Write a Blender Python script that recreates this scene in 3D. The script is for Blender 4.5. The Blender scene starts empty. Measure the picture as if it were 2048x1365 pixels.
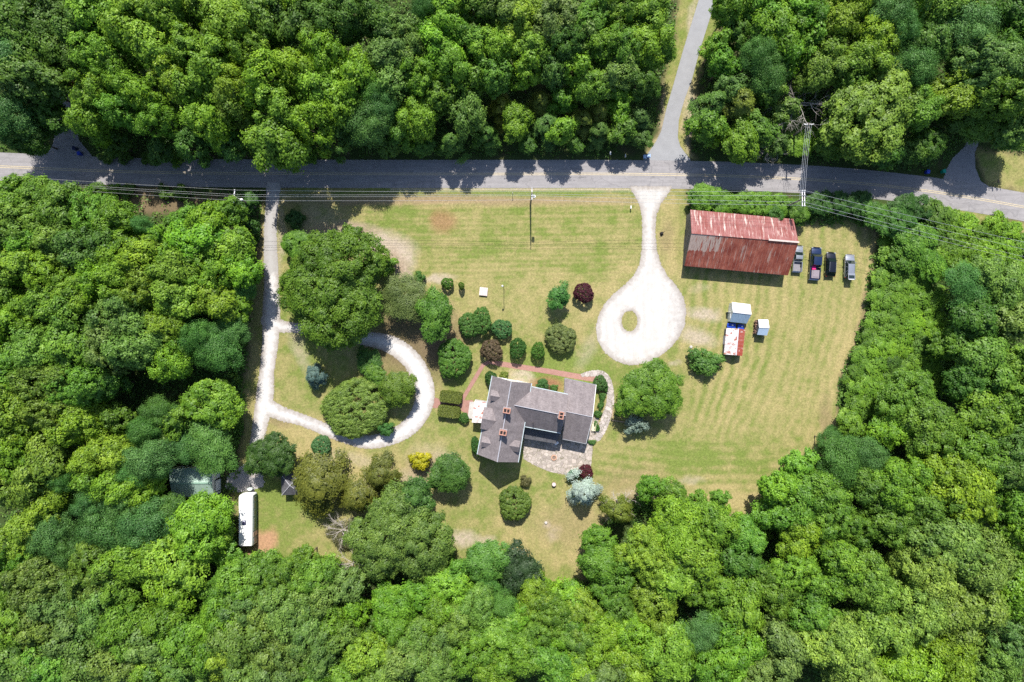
import bpy, math, random
import numpy as np
from mathutils import Vector, Matrix

# ------------------------------------------------------------------ camera, light
S = bpy.context.scene
CAM_H = 129.0
PXM = 10.58                      # pixels of the photograph per metre on the ground
cam_d = bpy.data.cameras.new("camera")
cam_d.sensor_width = 36.0
cam_d.lens = 36.0 / (2048.0 / PXM / CAM_H)
cam_d.clip_end = 2500
cam = bpy.data.objects.new("camera", cam_d)
S.collection.objects.link(cam)
cam.location = (0, 0, CAM_H)
S.camera = cam
S.render.resolution_x, S.render.resolution_y = 1024, 682
SUN_EL = 53.0
w = bpy.data.worlds.new("World"); S.world = w; w.use_nodes = True
nt = w.node_tree; nt.nodes.clear()
sky = nt.nodes.new("ShaderNodeTexSky"); sky.sky_type = 'NISHITA'; sky.sun_disc = False
sky.sun_elevation = math.radians(SUN_EL); sky.sun_rotation = math.radians(0)
bg = nt.nodes.new("ShaderNodeBackground"); bg.inputs[1].default_value = 0.115
wo = nt.nodes.new("ShaderNodeOutputWorld")
nt.links.new(sky.outputs[0], bg.inputs[0]); nt.links.new(bg.outputs[0], wo.inputs[0])
sun_d = bpy.data.lights.new("sun", 'SUN'); sun_d.energy = 4.9; sun_d.angle = math.radians(0.5)
sun_d.color = (1.0, 0.95, 0.87)
sun = bpy.data.objects.new("sun", sun_d); S.collection.objects.link(sun)
sun.rotation_euler = (math.radians(-(90 - SUN_EL)), 0, math.radians(0.5))
sun.location = (0, 60, 90)
S.view_settings.view_transform = 'Standard'; S.view_settings.look = 'None'
S.view_settings.exposure = 0.63; S.view_settings.gamma = 1.0
S.cycles.max_bounces = 5; S.cycles.diffuse_bounces = 3; S.cycles.glossy_bounces = 2
S.cycles.transmission_bounces = 3; S.cycles.transparent_max_bounces = 8
S.cycles.use_denoising = False
S.cycles.caustics_reflective = False; S.cycles.caustics_refractive = False

R = random.Random(7)
COL = S.collection
rad = math.radians

# ------------------------------------------------------------------ helpers
def U(px, py, h=0.0):
    """point of the place seen at (px, py) of the 2048-wide photograph, h metres above the ground"""
    k = (CAM_H - h) / CAM_H / PXM
    return Vector(((px - 1024) * k, (682 - py) * k, h))

def tag(o, label=None, cat=None, group=None, kind=None):
    if label: o['label'] = label
    if cat: o['category'] = cat
    if group: o['group'] = group
    if kind: o['kind'] = kind
    return o

def empty(name, loc, rz=0.0, label=None, cat=None, group=None):
    o = bpy.data.objects.new(name, None); COL.objects.link(o)
    o.location = loc; o.rotation_euler = (0, 0, rz); o.empty_display_size = 0.3
    return tag(o, label, cat, group)

class MB:
    """collects polygons; becomes ONE mesh object"""
    def __init__(s): s.v = []; s.f = []; s.uv = []; s.m = []; s.mi = 0
    def poly(s, pts, uv=None):
        n = len(s.v); s.v += [tuple(p) for p in pts]; s.f.append(list(range(n, n + len(pts))))
        s.uv.append(uv if uv else [(p[0], p[1]) for p in pts]); s.m.append(s.mi)
    def box(s, c, d, rz=0.0, rx=0.0, ry=0.0, taper=1.0):
        M = Matrix.Translation(Vector(c)) @ Matrix.Rotation(rz, 4, 'Z') @ Matrix.Rotation(ry, 4, 'Y') @ Matrix.Rotation(rx, 4, 'X')
        x, y, z = d[0] / 2, d[1] / 2, d[2] / 2
        P = [M @ Vector((sx * x * (taper if sz > 0 else 1), sy * y * (taper if sz > 0 else 1), sz * z)) for sz in (-1, 1) for sx, sy in ((-1, -1), (1, -1), (1, 1), (-1, 1))]
        for q in ((3, 2, 1, 0), (4, 5, 6, 7), (0, 1, 5, 4), (1, 2, 6, 5), (2, 3, 7, 6), (3, 0, 4, 7)):
            pp = [P[i] for i in q]
            a = (pp[1] - pp[0]).length; b = (pp[2] - pp[1]).length
            s.poly(pp, [(0, 0), (a, 0), (a, b), (0, b)])
        return s
    def beam(s, a, b, wd, ht=None):
        a, b = Vector(a), Vector(b); d = b - a; ht = ht or wd
        q = d.to_track_quat('Y', 'Z').to_matrix().to_4x4()
        M = Matrix.Translation((a + b) / 2) @ q
        L = d.length / 2
        P = [M @ Vector((sx * wd / 2, sy * L, sz * ht / 2)) for sz in (-1, 1) for sx, sy in ((-1, -1), (1, -1), (1, 1), (-1, 1))]
        for qd in ((3, 2, 1, 0), (4, 5, 6, 7), (0, 1, 5, 4), (1, 2, 6, 5), (2, 3, 7, 6), (3, 0, 4, 7)):
            s.poly([P[i] for i in qd])
        return s
    def tube(s, pts, rads, n=8, cap=True):
        rings = []
        for i, p in enumerate(pts):
            p = Vector(p)
            d = (Vector(pts[min(i + 1, len(pts) - 1)]) - Vector(pts[max(i - 1, 0)]))
            q = d.to_track_quat('Z', 'Y').to_matrix()
            r = rads[i] if hasattr(rads, '__len__') else rads
            rings.append([p + q @ Vector((r * math.cos(2 * math.pi * k / n), r * math.sin(2 * math.pi * k / n), 0)) for k in range(n)])
        for i in range(len(rings) - 1):
            for k in range(n):
                s.poly([rings[i][k], rings[i][(k + 1) % n], rings[i + 1][(k + 1) % n], rings[i + 1][k]])
        if cap:
            s.poly(rings[-1]); s.poly(rings[0][::-1])
        return s
    def cyl(s, c, r, h, n=16, r2=None):
        c = Vector(c); return s.tube([c, c + Vector((0, 0, h))], [r, r if r2 is None else r2], n)
    def slab(s, pts, th=0.08, uvw=None):
        """roof plane: pts counter-clockwise seen from above; UV in metres, u along first edge"""
        P = [Vector(p) for p in pts]
        u = (P[1] - P[0]).normalized()
        nrm = Vector((0, 0, 0))
        for i in range(1, len(P) - 1): nrm += (P[i] - P[0]).cross(P[i + 1] - P[0])
        nrm.normalize(); 
        if nrm.z < 0: P.reverse(); nrm = -nrm
        vv = nrm.cross(u)
        o = Vector(pts[0])
        uv = lambda p: ((p - o).dot(u), (p - o).dot(vv))
        B = [p - nrm * th for p in P]
        s.poly(P, [uv(p) for p in P]); s.poly(B[::-1], [uv(p) for p in B[::-1]])
        for i in range(len(P)):
            j = (i + 1) % len(P)
            s.poly([P[j], P[i], B[i], B[j]], [uv(P[j]), uv(P[i]), uv(P[i]), uv(P[j])])
        return s
    def loft(s, secs, close=True):
        for a, b in zip(secs[:-1], secs[1:]):
            n = len(a)
            for k in range(n if close else n - 1):
                s.poly([a[k], a[(k + 1) % n], b[(k + 1) % n], b[k]])
        s.poly(secs[0][::-1]); s.poly(secs[-1])
        return s
    def build(s, name, mats, parent=None, smooth=False, weld=False):
        me = bpy.data.meshes.new(name)
        me.from_pydata(s.v, [], s.f)
        uvl = me.uv_layers.new(name="UVMap")
        flat = [c for uv in s.uv for p in uv for c in (p[0], p[1])]
        uvl.data.foreach_set('uv', flat)
        mats = mats if isinstance(mats, (list, tuple)) else [mats]
        for m in mats: me.materials.append(m)
        if len(mats) > 1: me.polygons.foreach_set('material_index', s.m)
        if weld or smooth:
            import bmesh
            bm = bmesh.new(); bm.from_mesh(me); bmesh.ops.remove_doubles(bm, verts=bm.verts, dist=1e-4)
            bmesh.ops.recalc_face_normals(bm, faces=bm.faces); bm.to_mesh(me); bm.free()
        if smooth:
            me.polygons.foreach_set('use_smooth', [True] * len(me.polygons))
            try: me.set_sharp_from_angle(angle=rad(38))
            except Exception: pass
        me.update()
        o = bpy.data.objects.new(name, me); COL.objects.link(o)
        if parent: o.parent = parent
        return o

# ------------------------------------------------------------------ materials
MATS = {}
def newmat(name):
    m = bpy.data.materials.new(name); m.use_nodes = True
    nt = m.node_tree; nt.nodes.clear()
    return m, nt
class NT:
    def __init__(s, nt): s.nt = nt
    def n(s, t, **kw):
        nd = s.nt.nodes.new(t)
        for k, v in kw.items(): setattr(nd, k, v)
        return nd
    def l(s, a, b): s.nt.links.new(a, b)
    def noise(s, vec, scale, detail=3, rough=.55, dist=0):
        nd = s.n('ShaderNodeTexNoise'); nd.inputs['Scale'].default_value = scale
        nd.inputs['Detail'].default_value = detail; nd.inputs['Roughness'].default_value = rough
        nd.inputs['Distortion'].default_value = dist
        if vec is not None: s.l(vec, nd.inputs['Vector'])
        return nd.outputs['Fac']
    def ramp(s, fac, stops, interp='LINEAR'):
        nd = s.n('ShaderNodeValToRGB'); cr = nd.color_ramp; cr.interpolation = interp
        while len(cr.elements) < len(stops): cr.elements.new(0.5)
        for e, (p, c) in zip(cr.elements, stops):
            e.position = p; e.color = (c, c, c, 1) if not hasattr(c, '__len__') else (*c, 1)
        s.l(fac, nd.inputs[0]); return nd.outputs[0]
    def math(s, op, a, b=None, clamp=False):
        nd = s.n('ShaderNodeMath', operation=op); nd.use_clamp = clamp
        for i, x in enumerate((a, b)):
            if x is None: continue
            if isinstance(x, (int, float)): nd.inputs[i].default_value = x
            else: s.l(x, nd.inputs[i])
        return nd.outputs[0]
    def mix(s, f, a, b, blend='MIX'):
        nd = s.n('ShaderNodeMix', data_type='RGBA', blend_type=blend)
        if isinstance(f, (int, float)): nd.inputs[0].default_value = f
        else: s.l(f, nd.inputs[0])
        for i, x in ((6, a), (7, b)):
            if hasattr(x, '__len__'): nd.inputs[i].default_value = (*x, 1)
            else: s.l(x, nd.inputs[i])
        return nd.outputs[2]
    def vec(s, kind='Object', scale=(1, 1, 1), rot=0.0):
        t = s.n('ShaderNodeTexCoord'); mp = s.n('ShaderNodeMapping')
        mp.inputs['Scale'].default_value = scale; mp.inputs['Rotation'].default_value = (0, 0, rot)
        s.l(t.outputs[kind], mp.inputs['Vector']); return mp.outputs[0]
    def bump(s, h, strength=.4, dist=.03):
        nd = s.n('ShaderNodeBump'); nd.inputs['Strength'].default_value = strength; nd.inputs['Distance'].default_value = dist
        s.l(h, nd.inputs['Height']); return nd.outputs[0]
    def out(s, col, rough=.7, metal=0.0, nrm=None, alpha=None, spec=.4, coat=0.0):
        p = s.n('ShaderNodeBsdfPrincipled'); o = s.n('ShaderNodeOutputMaterial')
        if hasattr(col, '__len__'): p.inputs['Base Color'].default_value = (*col, 1)
        else: s.l(col, p.inputs['Base Color'])
        if isinstance(rough, (int, float)): p.inputs['Roughness'].default_value = rough
        else: s.l(rough, p.inputs['Roughness'])
        p.inputs['Metallic'].default_value = metal; p.inputs['Specular IOR Level'].default_value = spec
        p.inputs['Coat Weight'].default_value = coat; p.inputs['Coat Roughness'].default_value = .05
        if nrm is not None: s.l(nrm, p.inputs['Normal'])
        if alpha is None: s.l(p.outputs[0], o.inputs[0])
        else:
            tr = s.n('ShaderNodeBsdfTransparent'); mx = s.n('ShaderNodeMixShader')
            s.l(alpha, mx.inputs[0]); s.l(tr.outputs[0], mx.inputs[1]); s.l(p.outputs[0], mx.inputs[2])
            s.l(mx.outputs[0], o.inputs[0])

def plain(name, col, rough=.6, metal=0.0, var=.12, sc=3.0, spec=.4, coat=0.0):
    """paint, plastic, wood...: base colour broken by weathering noise"""
    if name in MATS: return MATS[name]
    m, nt = newmat(name); N = NT(nt)
    v = N.vec('Object')
    f = N.noise(v, sc, 5, .6)
    c = N.mix(N.ramp(f, [(.3, 0.0), (.7, 1.0)]), tuple(x * (1 - var) for x in col), tuple(min(1, x * (1 + var)) for x in col))
    N.out(c, rough, metal, None, None, spec, coat)
    MATS[name] = m; return m

def leaf_material():
    m, nt = newmat('foliage'); N = NT(nt)
    oi = N.n('ShaderNodeObjectInfo'); at = N.n('ShaderNodeAttribute', attribute_name='tint')
    t = at.outputs['Fac']
    hv = N.n('ShaderNodeHueSaturation')
    N.l(oi.outputs['Color'], hv.inputs['Color'])
    N.l(N.math('ADD', N.math('MULTIPLY', t, -.035), .5175), hv.inputs['Hue'])
    N.l(N.math('ADD', N.math('MULTIPLY', t, 1.15), .45), hv.inputs['Value'])
    hv.inputs['Saturation'].default_value = 1.0
    p = N.n('ShaderNodeBsdfPrincipled'); p.inputs['Roughness'].default_value = .5
    p.inputs['Specular IOR Level'].default_value = .30
    N.l(hv.outputs[0], p.inputs['Base Color'])
    tr = N.n('ShaderNodeBsdfTranslucent')
    N.l(N.mix(1.0, hv.outputs[0], (1.25, 1.3, .5), 'MULTIPLY'), tr.inputs[0])
    mx = N.n('ShaderNodeMixShader'); mx.inputs[0].default_value = .27
    N.l(p.outputs[0], mx.inputs[1]); N.l(tr.outputs[0], mx.inputs[2])
    o = N.n('ShaderNodeOutputMaterial'); N.l(mx.outputs[0], o.inputs[0])
    return m
LEAF = leaf_material()
BARK = plain('bark', (.13, .10, .075), .9, 0, .35, 6)
DEADWOOD = plain('bare_grey_wood', (.42, .38, .35), .9, 0, .25, 5)

def sheet_mat(name, stops, sc=1.2, edge=.35, edge_sc=2.2, rough=.9, extra=None, bumpd=.02):
    """flat ground cover with a ragged rim: attribute sd = metres inside its outline"""
    m, nt = newmat(name); N = NT(nt)
    v = N.vec('Object')
    f = N.math('ADD', N.math('MULTIPLY', N.noise(v, sc, 6, .65), .6), N.math('MULTIPLY', N.noise(v, sc * 9, 3, .7), .4))
    c = N.ramp(f, stops)
    if extra: c = extra(N, v, c)
    sd = N.n('ShaderNodeAttribute', attribute_name='sd').outputs['Fac']
    e = N.math('ADD', sd, N.math('MULTIPLY', N.math('SUBTRACT', N.noise(v, edge_sc, 5, .7), .5), edge * 2))
    a = N.math('MULTIPLY', e, 14.0, True)
    N.out(c, rough, 0, N.bump(N.noise(v, 14, 4, .7), .5, bumpd), a, .25)
    return m

# --- numpy noise
def vnoise(x, y, scale, seed):
    r = np.random.RandomState(seed); T = r.rand(257, 257)
    X = x / scale + 1000.3; Y = y / scale + 1000.7
    xi = np.floor(X).astype(int); yi = np.floor(Y).astype(int)
    fx = X - xi; fy = Y - yi; fx = fx * fx * (3 - 2 * fx); fy = fy * fy * (3 - 2 * fy)
    a = T[xi % 256, yi % 256]; b = T[(xi + 1) % 256, yi % 256]; c = T[xi % 256, (yi + 1) % 256]; d = T[(xi + 1) % 256, (yi + 1) % 256]
    return (a * (1 - fx) + b * fx) * (1 - fy) + (c * (1 - fx) + d * fx) * fy
def fbm(x, y, scale, seed, o=4):
    s = 0; a = 1; t = 0
    for i in range(o):
        s = s + a * vnoise(x, y, scale / 2 ** i, seed + i); t += a; a *= .55
    return s / t

def sd_poly(X, Y, pts):
    """signed distance, positive inside"""
    P = np.array(pts, float); n = len(P)
    d = np.full(X.shape, 1e9); inside = np.zeros(X.shape, bool)
    for i in range(n):
        a = P[i]; b = P[(i + 1) % n]; e = b - a
        wx = X - a[0]; wy = Y - a[1]
        t = np.clip((wx * e[0] + wy * e[1]) / max(e @ e, 1e-9), 0, 1)
        d = np.minimum(d, np.hypot(wx - e[0] * t, wy - e[1] * t))
        c = ((a[1] > Y) != (b[1] > Y)) & (X < (b[0] - a[0]) * (Y - a[1]) / ((b[1] - a[1]) or 1e-9) + a[0])
        inside ^= c
    return np.where(inside, d, -d)
def sd_line(X, Y, pts):
    """pts (x, y, width): band of varying width"""
    best = np.full(X.shape, -1e9)
    for (ax, ay, aw), (bx, by, bw) in zip(pts[:-1], pts[1:]):
        ex, ey = bx - ax, by - ay
        t = np.clip(((X - ax) * ex + (Y - ay) * ey) / max(ex * ex + ey * ey, 1e-9), 0, 1)
        best = np.maximum(best, (aw + (bw - aw) * t) / 2 - np.hypot(X - ax - ex * t, Y - ay - ey * t))
    return best
def smooth_pts(pts, n=6):
    """Catmull-Rom through the points"""
    P = np.array(pts, float); out = []
    for i in range(len(P) - 1):
        p0 = P[max(i - 1, 0)]; p1 = P[i]; p2 = P[i + 1]; p3 = P[min(i + 2, len(P) - 1)]
        for k in range(n):
            t = k / n
            out.append(.5 * (2 * p1 + (p2 - p0) * t + (2 * p0 - 5 * p1 + 4 * p2 - p3) * t * t + (3 * p1 - p0 - 3 * p2 + p3) * t ** 3))
    out.append(P[-1]); return [tuple(q) for q in out]

def sheet(name, fn, box, z, mat, res=.3, rim=.45, parent=None):
    """flat mesh over the cells where fn(px, py) (pixels inside) is positive"""
    x0, y0, x1, y1 = box
    a = U(x0, y1); b = U(x1, y0)
    xs = np.arange(a.x, b.x + res, res); ys = np.arange(a.y, b.y + res, res)
    X, Y = np.meshgrid(xs, ys)
    sd = fn(X * PXM + 1024, 682 - Y * PXM) / PXM
    ny, nx = X.shape
    m = sd > -rim
    cell = m[:-1, :-1] | m[1:, :-1] | m[:-1, 1:] | m[1:, 1:]
    J, I = np.nonzero(cell)
    idx = lambda j, i: j * nx + i
    q = np.stack([idx(J, I), idx(J, I + 1), idx(J + 1, I + 1), idx(J + 1, I)], 1)
    used, inv = np.unique(q, return_inverse=True); q = inv.reshape(q.shape)
    V = np.stack([X.ravel()[used], Y.ravel()[used], np.full(len(used), z)], 1)
    o = npmesh(name, V, q, mat, {'sd': sd.ravel()[used]})
    if parent: o.parent = parent
    return o

def npmesh(name, V, Q, mat, attrs=None, link=True, cols=None):
    me = bpy.data.meshes.new(name)
    me.vertices.add(len(V)); me.vertices.foreach_set('co', np.asarray(V, np.float32).ravel())
    k = Q.shape[1]
    me.loops.add(Q.size); me.loops.foreach_set('vertex_index', Q.astype(np.int32).ravel())
    me.polygons.add(len(Q)); me.polygons.foreach_set('loop_start', np.arange(0, Q.size, k, dtype=np.int32))
    try: me.polygons.foreach_set('loop_total', np.full(len(Q), k, np.int32))
    except Exception: pass
    me.update(calc_edges=True)
    for nme, arr in (attrs or {}).items():
        at = me.attributes.new(nme, 'FLOAT', 'POINT'); at.data.foreach_set('value', np.asarray(arr, np.float32))
    if cols is not None:
        at = me.attributes.new('ground_colour', 'FLOAT_COLOR', 'POINT')
        at.data.foreach_set('color', np.hstack([cols, np.ones((len(cols), 1))]).astype(np.float32).ravel())
    me.materials.append(mat)
    if not link: return me
    o = bpy.data.objects.new(name, me); COL.objects.link(o); return o
# ------------------------------------------------------------------ ground
LAWN = [(556, 370), (1376, 370), (1384, 430), (1600, 446), (1700, 440), (1772, 462), (1745, 515), (1735, 600), (1712, 690), (1683, 755), (1676, 850), (1640, 905), (1560, 950), (1525, 1000), (1505, 1040), (1440, 1035), (1330, 1000), (1240, 1000), (1200, 1060), (1172, 1110), (1166, 1185), (1080, 1175), (1050, 1110), (930, 1125), (900, 1110), (700, 1135), (650, 1120), (600, 1125), (480, 1120), (466, 1000), (478, 930), (490, 700), (505, 560), (520, 400)]
VERGES = [
    [(1290, 318), (1312, 270), (1320, 200), (1342, 90), (1366, -60), (1400, -60), (1460, -60), (1440, 60), (1405, 130), (1385, 220), (1382, 300), (1400, 320)],
    [(1950, 300), (2070, 310), (2070, 385), (1975, 372)],
    [(1900, 400), (2080, 445), (2080, 480), (1960, 455), (1880, 425)],
    [(1350, 370), (1376, 370), (1376, 440), (1340, 440)],
]
def patch(X, Y, cx, cy, rx, ry, ang=0.0, soft=.35):
    a = rad(ang); dx = X - cx; dy = Y - cy
    u = (dx * math.cos(a) + dy * math.sin(a)) / rx; v = (-dx * math.sin(a) + dy * math.cos(a)) / ry
    return np.clip((1 - np.hypot(u, v)) / soft + .5, 0, 1)
def build_ground():
    step = .22
    xs = np.concatenate([[-900, -500, -250, -150], np.arange(-112, 112, step), [150, 250, 500, 900]])
    ys = np.concatenate([[-900, -500, -250, -120], np.arange(-80, 80, step), [120, 250, 500, 900]])
    GX, GY = np.meshgrid(xs, ys)
    X = GX * PXM + 1024; Y = 682 - GY * PXM
    wx = X + (fbm(GX, GY, 6, 3) - .5) * 26 + (fbm(GX, GY, 1.2, 5) - .5) * 10
    wy = Y + (fbm(GX, GY, 6, 9) - .5) * 26 + (fbm(GX, GY, 1.2, 12) - .5) * 10
    n1 = fbm(GX, GY, 9, 21); n2 = fbm(GX, GY, 2.2, 31); n3 = fbm(GX, GY, .7, 41, 3); n4 = fbm(GX, GY, 22, 51)
    green = np.array([.172, .200, .054]); lush = np.array([.145, .205, .040]); dry = np.array([.345, .288, .132])
    pale = np.array([.46, .385, .30]); red = np.array([.27, .140, .078]); litter = np.array([.085, .066, .040]); moss = np.array([.05, .075, .022])
    brown = np.array([.19, .135, .085]); mix = lambda a, b, t: a * (1 - t[..., None]) + b * t[..., None]
    # how dry the grass is
    dryness = .36 + .75 * (n1 - .5) + .9 * (n2 - .5) + .7 * (n3 - .5)
    # mowing passes: right-hand field (curving up and down), its southern end (across), the field by the road (across)
    east = np.clip((X - 1330) / 60, 0, 1) * np.clip((Y - 440) / 20, 0, 1) * np.clip((900 - Y) / 60, 0, 1)
    t = X + .00042 * (Y - 400) ** 2 + (fbm(GX, GY, 9, 61) - .5) * 34
    dryness += east * (.31 * np.sin(t / 20.5 * 2 * np.pi) * np.clip(1.7 * fbm(GX, GY, 7, 66) - .25, .2, 1) - .35 * (n1 - .5) - .35 * (n2 - .5) +   .34 * (fbm(t / 13.0, GY * .10, 1.0, 67, 3) - .5) + .17)
    south = np.clip((X - 1180) / 30, 0, 1) * np.clip((Y - 860) / 60, 0, 1)
    t2 = Y + .00035 * (X - 1420) ** 2 + (n1 - .5) * 10
    dryness += south * (.34 * np.sin(t2 / 19 * 2 * np.pi) * np.clip(1.9 * fbm(GX, GY, 5, 69) - .4, 0, 1) + .05)
    north = np.clip((X - 660) / 60, 0, 1) * np.clip((1285 - X) / 30, 0, 1) * np.clip((590 - Y) / 50, 0, 1)
    strk = fbm(GX / 7.0, GY * 1.4, 1.0, 71, 4)
    dryness += north * (.75 * (strk - .5) + .14 * np.sin((Y + .02 * X) / 10.5 * 2 * np.pi) * (.4 + n1) + .02)
    dryness += .35 * patch(X, Y, 1000, 402, 330, 14, 0, .9) - .4 * patch(X, Y, 1000, 387, 330, 8, 0, .8)
    dryness += .25 * patch(wx, wy, 1100, 600, 220, 70, 0, .9) - .3 * patch(wx, wy, 1150, 740, 150, 30, 10, .9)
    dryness += .5 * patch(wx, wy, 1150, 1080, 120, 80, 0, 1) - .4 * patch(wx, wy, 1110, 1140, 50, 60, 0, 1)
    dryness += .5 * patch(wx, wy, 1400, 1005, 150, 30, 0, 1) + .4 * patch(wx, wy, 690, 770, 160, 90, 0, 1) * 0
    dryness -= .35 * patch(wx, wy, 570, 990, 60, 90, 0, 1) + .3 * patch(wx, wy, 1380, 915, 110, 25, 0, 1)
    dryness += .45 * patch(wx, wy, 620, 900, 140, 50, 0, 1) + .4 * patch(wx, wy, 850, 960, 70, 60, 0, 1)
    for c in ((1330, 470, 24, 60), (1345, 520, 16, 30), (1700, 760, 30, 120)): dryness += .4 * patch(wx, wy, *c, 0, 1)
    c = mix(green[None, None] * 1.0 + 0 * GX[..., None], dry, np.clip(dryness, 0, 1))
    c = mix(c, lush, np.clip((.42 - dryness) * 1.1, 0, .6))
    # worn and bare places
    for (cx, cy, rx, ry, an, k) in ((735, 483, 80, 26, 12, 1.1), (775, 500, 46, 20, 22, 1.5), (806, 540, 40, 15, 60, 1.2), (700, 470, 40, 16, 0, .8), (870, 556, 34, 9, 0, .7), (880, 560, 22, 7, 20, .7), (925, 1077, 26, 16, 0, .9), (970, 1082, 20, 9, 0, .6),
                                    (1092, 1046, 7, 7, 0, .8), (1103, 1065, 10, 16, 30, .5), (1380, 962, 22, 8, 0, .5), (1400, 575, 20, 8, 0, .25), (1405, 627, 34, 12, 8, .85), (1392, 672, 36, 17, 10, .8), (1355, 728, 12, 5, 0, .6),
                                    (1040, 749, 26, 13, 10, .8), (600, 700, 14, 40, -25, .45), (870, 925, 50, 28, 20, .5), (820, 955, 26, 20, 0, .5), (705, 915, 50, 12, 10, .4), (1215, 645, 6, 60, 15, .0),
                                    (1178, 700, 16, 40, 20, .35), (560, 470, 8, 80, 3, .5), (1275, 1000, 60, 20, 0, .35), (1378, 110, 8, 120, 5, .75), (1383, 235, 10, 70, 0, .8), (1318, 235, 5, 60, 5, .7), (1245, 305, 22, 9, 0, .6),
                                    (640, 450, 50, 40, 0, .4), (1915, 495, 26, 14, 30, .5), (60, 352, 10, 4, 0, .4)):
        c = mix(c, pale * .9, patch(wx, wy, cx, cy, rx, ry, an, .9) * k * np.clip(.35 + 1.3 * n3, 0, 1))
    for (cx, cy, rx, ry, an, k) in ((886, 446, 26, 21, 0, .66), (528, 1082, 26, 24, 0, .95), (545, 1075, 16, 26, 20, .7), (490, 1108, 40, 14, -5, .7), (1092, 770, 36, 16, 10, .95), (740, 400, 200, 12, 0, .4), (960, 400, 200, 9, 0, .4), (1332, 470, 12, 30, 0, .4),
                                    (690, 460, 60, 12, 0, .5), (790, 530, 34, 20, 50, .6), (865, 690, 40, 40, 0, .55), (560, 845, 26, 9, 10, .5), (1260, 960, 60, 30, 0, .3), (1990, 480, 60, 20, 0, .5), (2020, 470, 30, 10, 0, .8), (1130, 1050, 60, 40, 0, .3), (1655, 850, 12, 60, 0, .5), (1727, 620, 8, 90, 8, .5),
                                    (905, 650, 18, 60, -20, .5), (515, 500, 12, 90, 0, .55), (850, 940, 40, 30, 0, .4)):
        c = mix(c, (red if cx > 800 else np.array([.40, .235, .14])) if k > .65 else brown * 1.25, patch(wx, wy, cx, cy, rx, ry, an, .8) * k)
    shade = patch(wx, wy, 820, 690, 90, 70, 20, .7)  # oval of darker brown in the ground colour
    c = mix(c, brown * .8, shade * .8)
    # woods floor
    sdl = sd_poly(wx, wy, LAWN)
    for v in VERGES: sdl = np.maximum(sdl, sd_poly(wx, wy, v))
    f = np.clip(-sdl / 9 + .5, 0, 1)
    wood = mix(litter[None, None] + 0 * GX[..., None], moss, np.clip(.5 + 2.2 * (n2 - .5) + .6, 0, 1))
    wood = mix(wood, brown, patch(wx, wy, 300, 405, 230, 26, 2, .6) * .8)
    wood = mix(wood, red * .8, patch(wx, wy, 1925, 515, 30, 14, 30, .8)); wood = mix(wood, brown, patch(wx, wy, 2010, 465, 30, 14, -10, .8))
    wood = mix(wood, brown, patch(wx, wy, 1600, 245, 30, 14, -10, .8))
    c = mix(c, wood, f)
    rim = np.clip(1 - np.abs(sdl) / 9, 0, 1)
    c = mix(c, brown, rim * .45)
    c = mix(c, np.array([.33, .235, .155]), np.clip(1 - np.abs(Y - 402 - 6 * (n1 - .5)) / 11, 0, 1) * (X > 680) * (X < 1275) * .55)
    roadside = np.clip(1 - np.abs(Y - 379) / 3.5, 0, 1) * (X > 780) * (X < 1270)
    c = mix(c, pale, roadside * .85)
    V = np.stack([GX.ravel(), GY.ravel(), np.zeros(GX.size)], 1)
    ny, nx = GX.shape
    J, I = np.meshgrid(np.arange(ny - 1), np.arange(nx - 1), indexing='ij')
    Q = np.stack([J * nx + I, J * nx + I + 1, (J + 1) * nx + I + 1, (J + 1) * nx + I], -1).reshape(-1, 4)
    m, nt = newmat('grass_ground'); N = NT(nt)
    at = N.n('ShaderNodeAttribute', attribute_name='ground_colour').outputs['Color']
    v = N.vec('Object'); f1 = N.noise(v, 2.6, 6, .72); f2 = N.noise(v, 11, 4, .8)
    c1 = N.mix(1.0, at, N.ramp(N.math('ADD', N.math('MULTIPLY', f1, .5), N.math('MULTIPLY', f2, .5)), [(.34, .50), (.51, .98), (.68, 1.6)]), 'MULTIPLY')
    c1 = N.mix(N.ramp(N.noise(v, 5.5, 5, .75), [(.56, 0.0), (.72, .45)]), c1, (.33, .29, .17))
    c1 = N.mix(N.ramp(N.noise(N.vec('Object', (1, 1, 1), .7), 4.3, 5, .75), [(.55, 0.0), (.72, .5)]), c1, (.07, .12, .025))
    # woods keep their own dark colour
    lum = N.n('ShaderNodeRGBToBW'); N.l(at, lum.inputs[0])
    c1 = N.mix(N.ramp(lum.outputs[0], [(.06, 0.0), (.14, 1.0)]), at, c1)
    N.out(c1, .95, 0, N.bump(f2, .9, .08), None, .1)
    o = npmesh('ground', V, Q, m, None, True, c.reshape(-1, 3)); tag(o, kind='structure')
build_ground()

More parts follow.
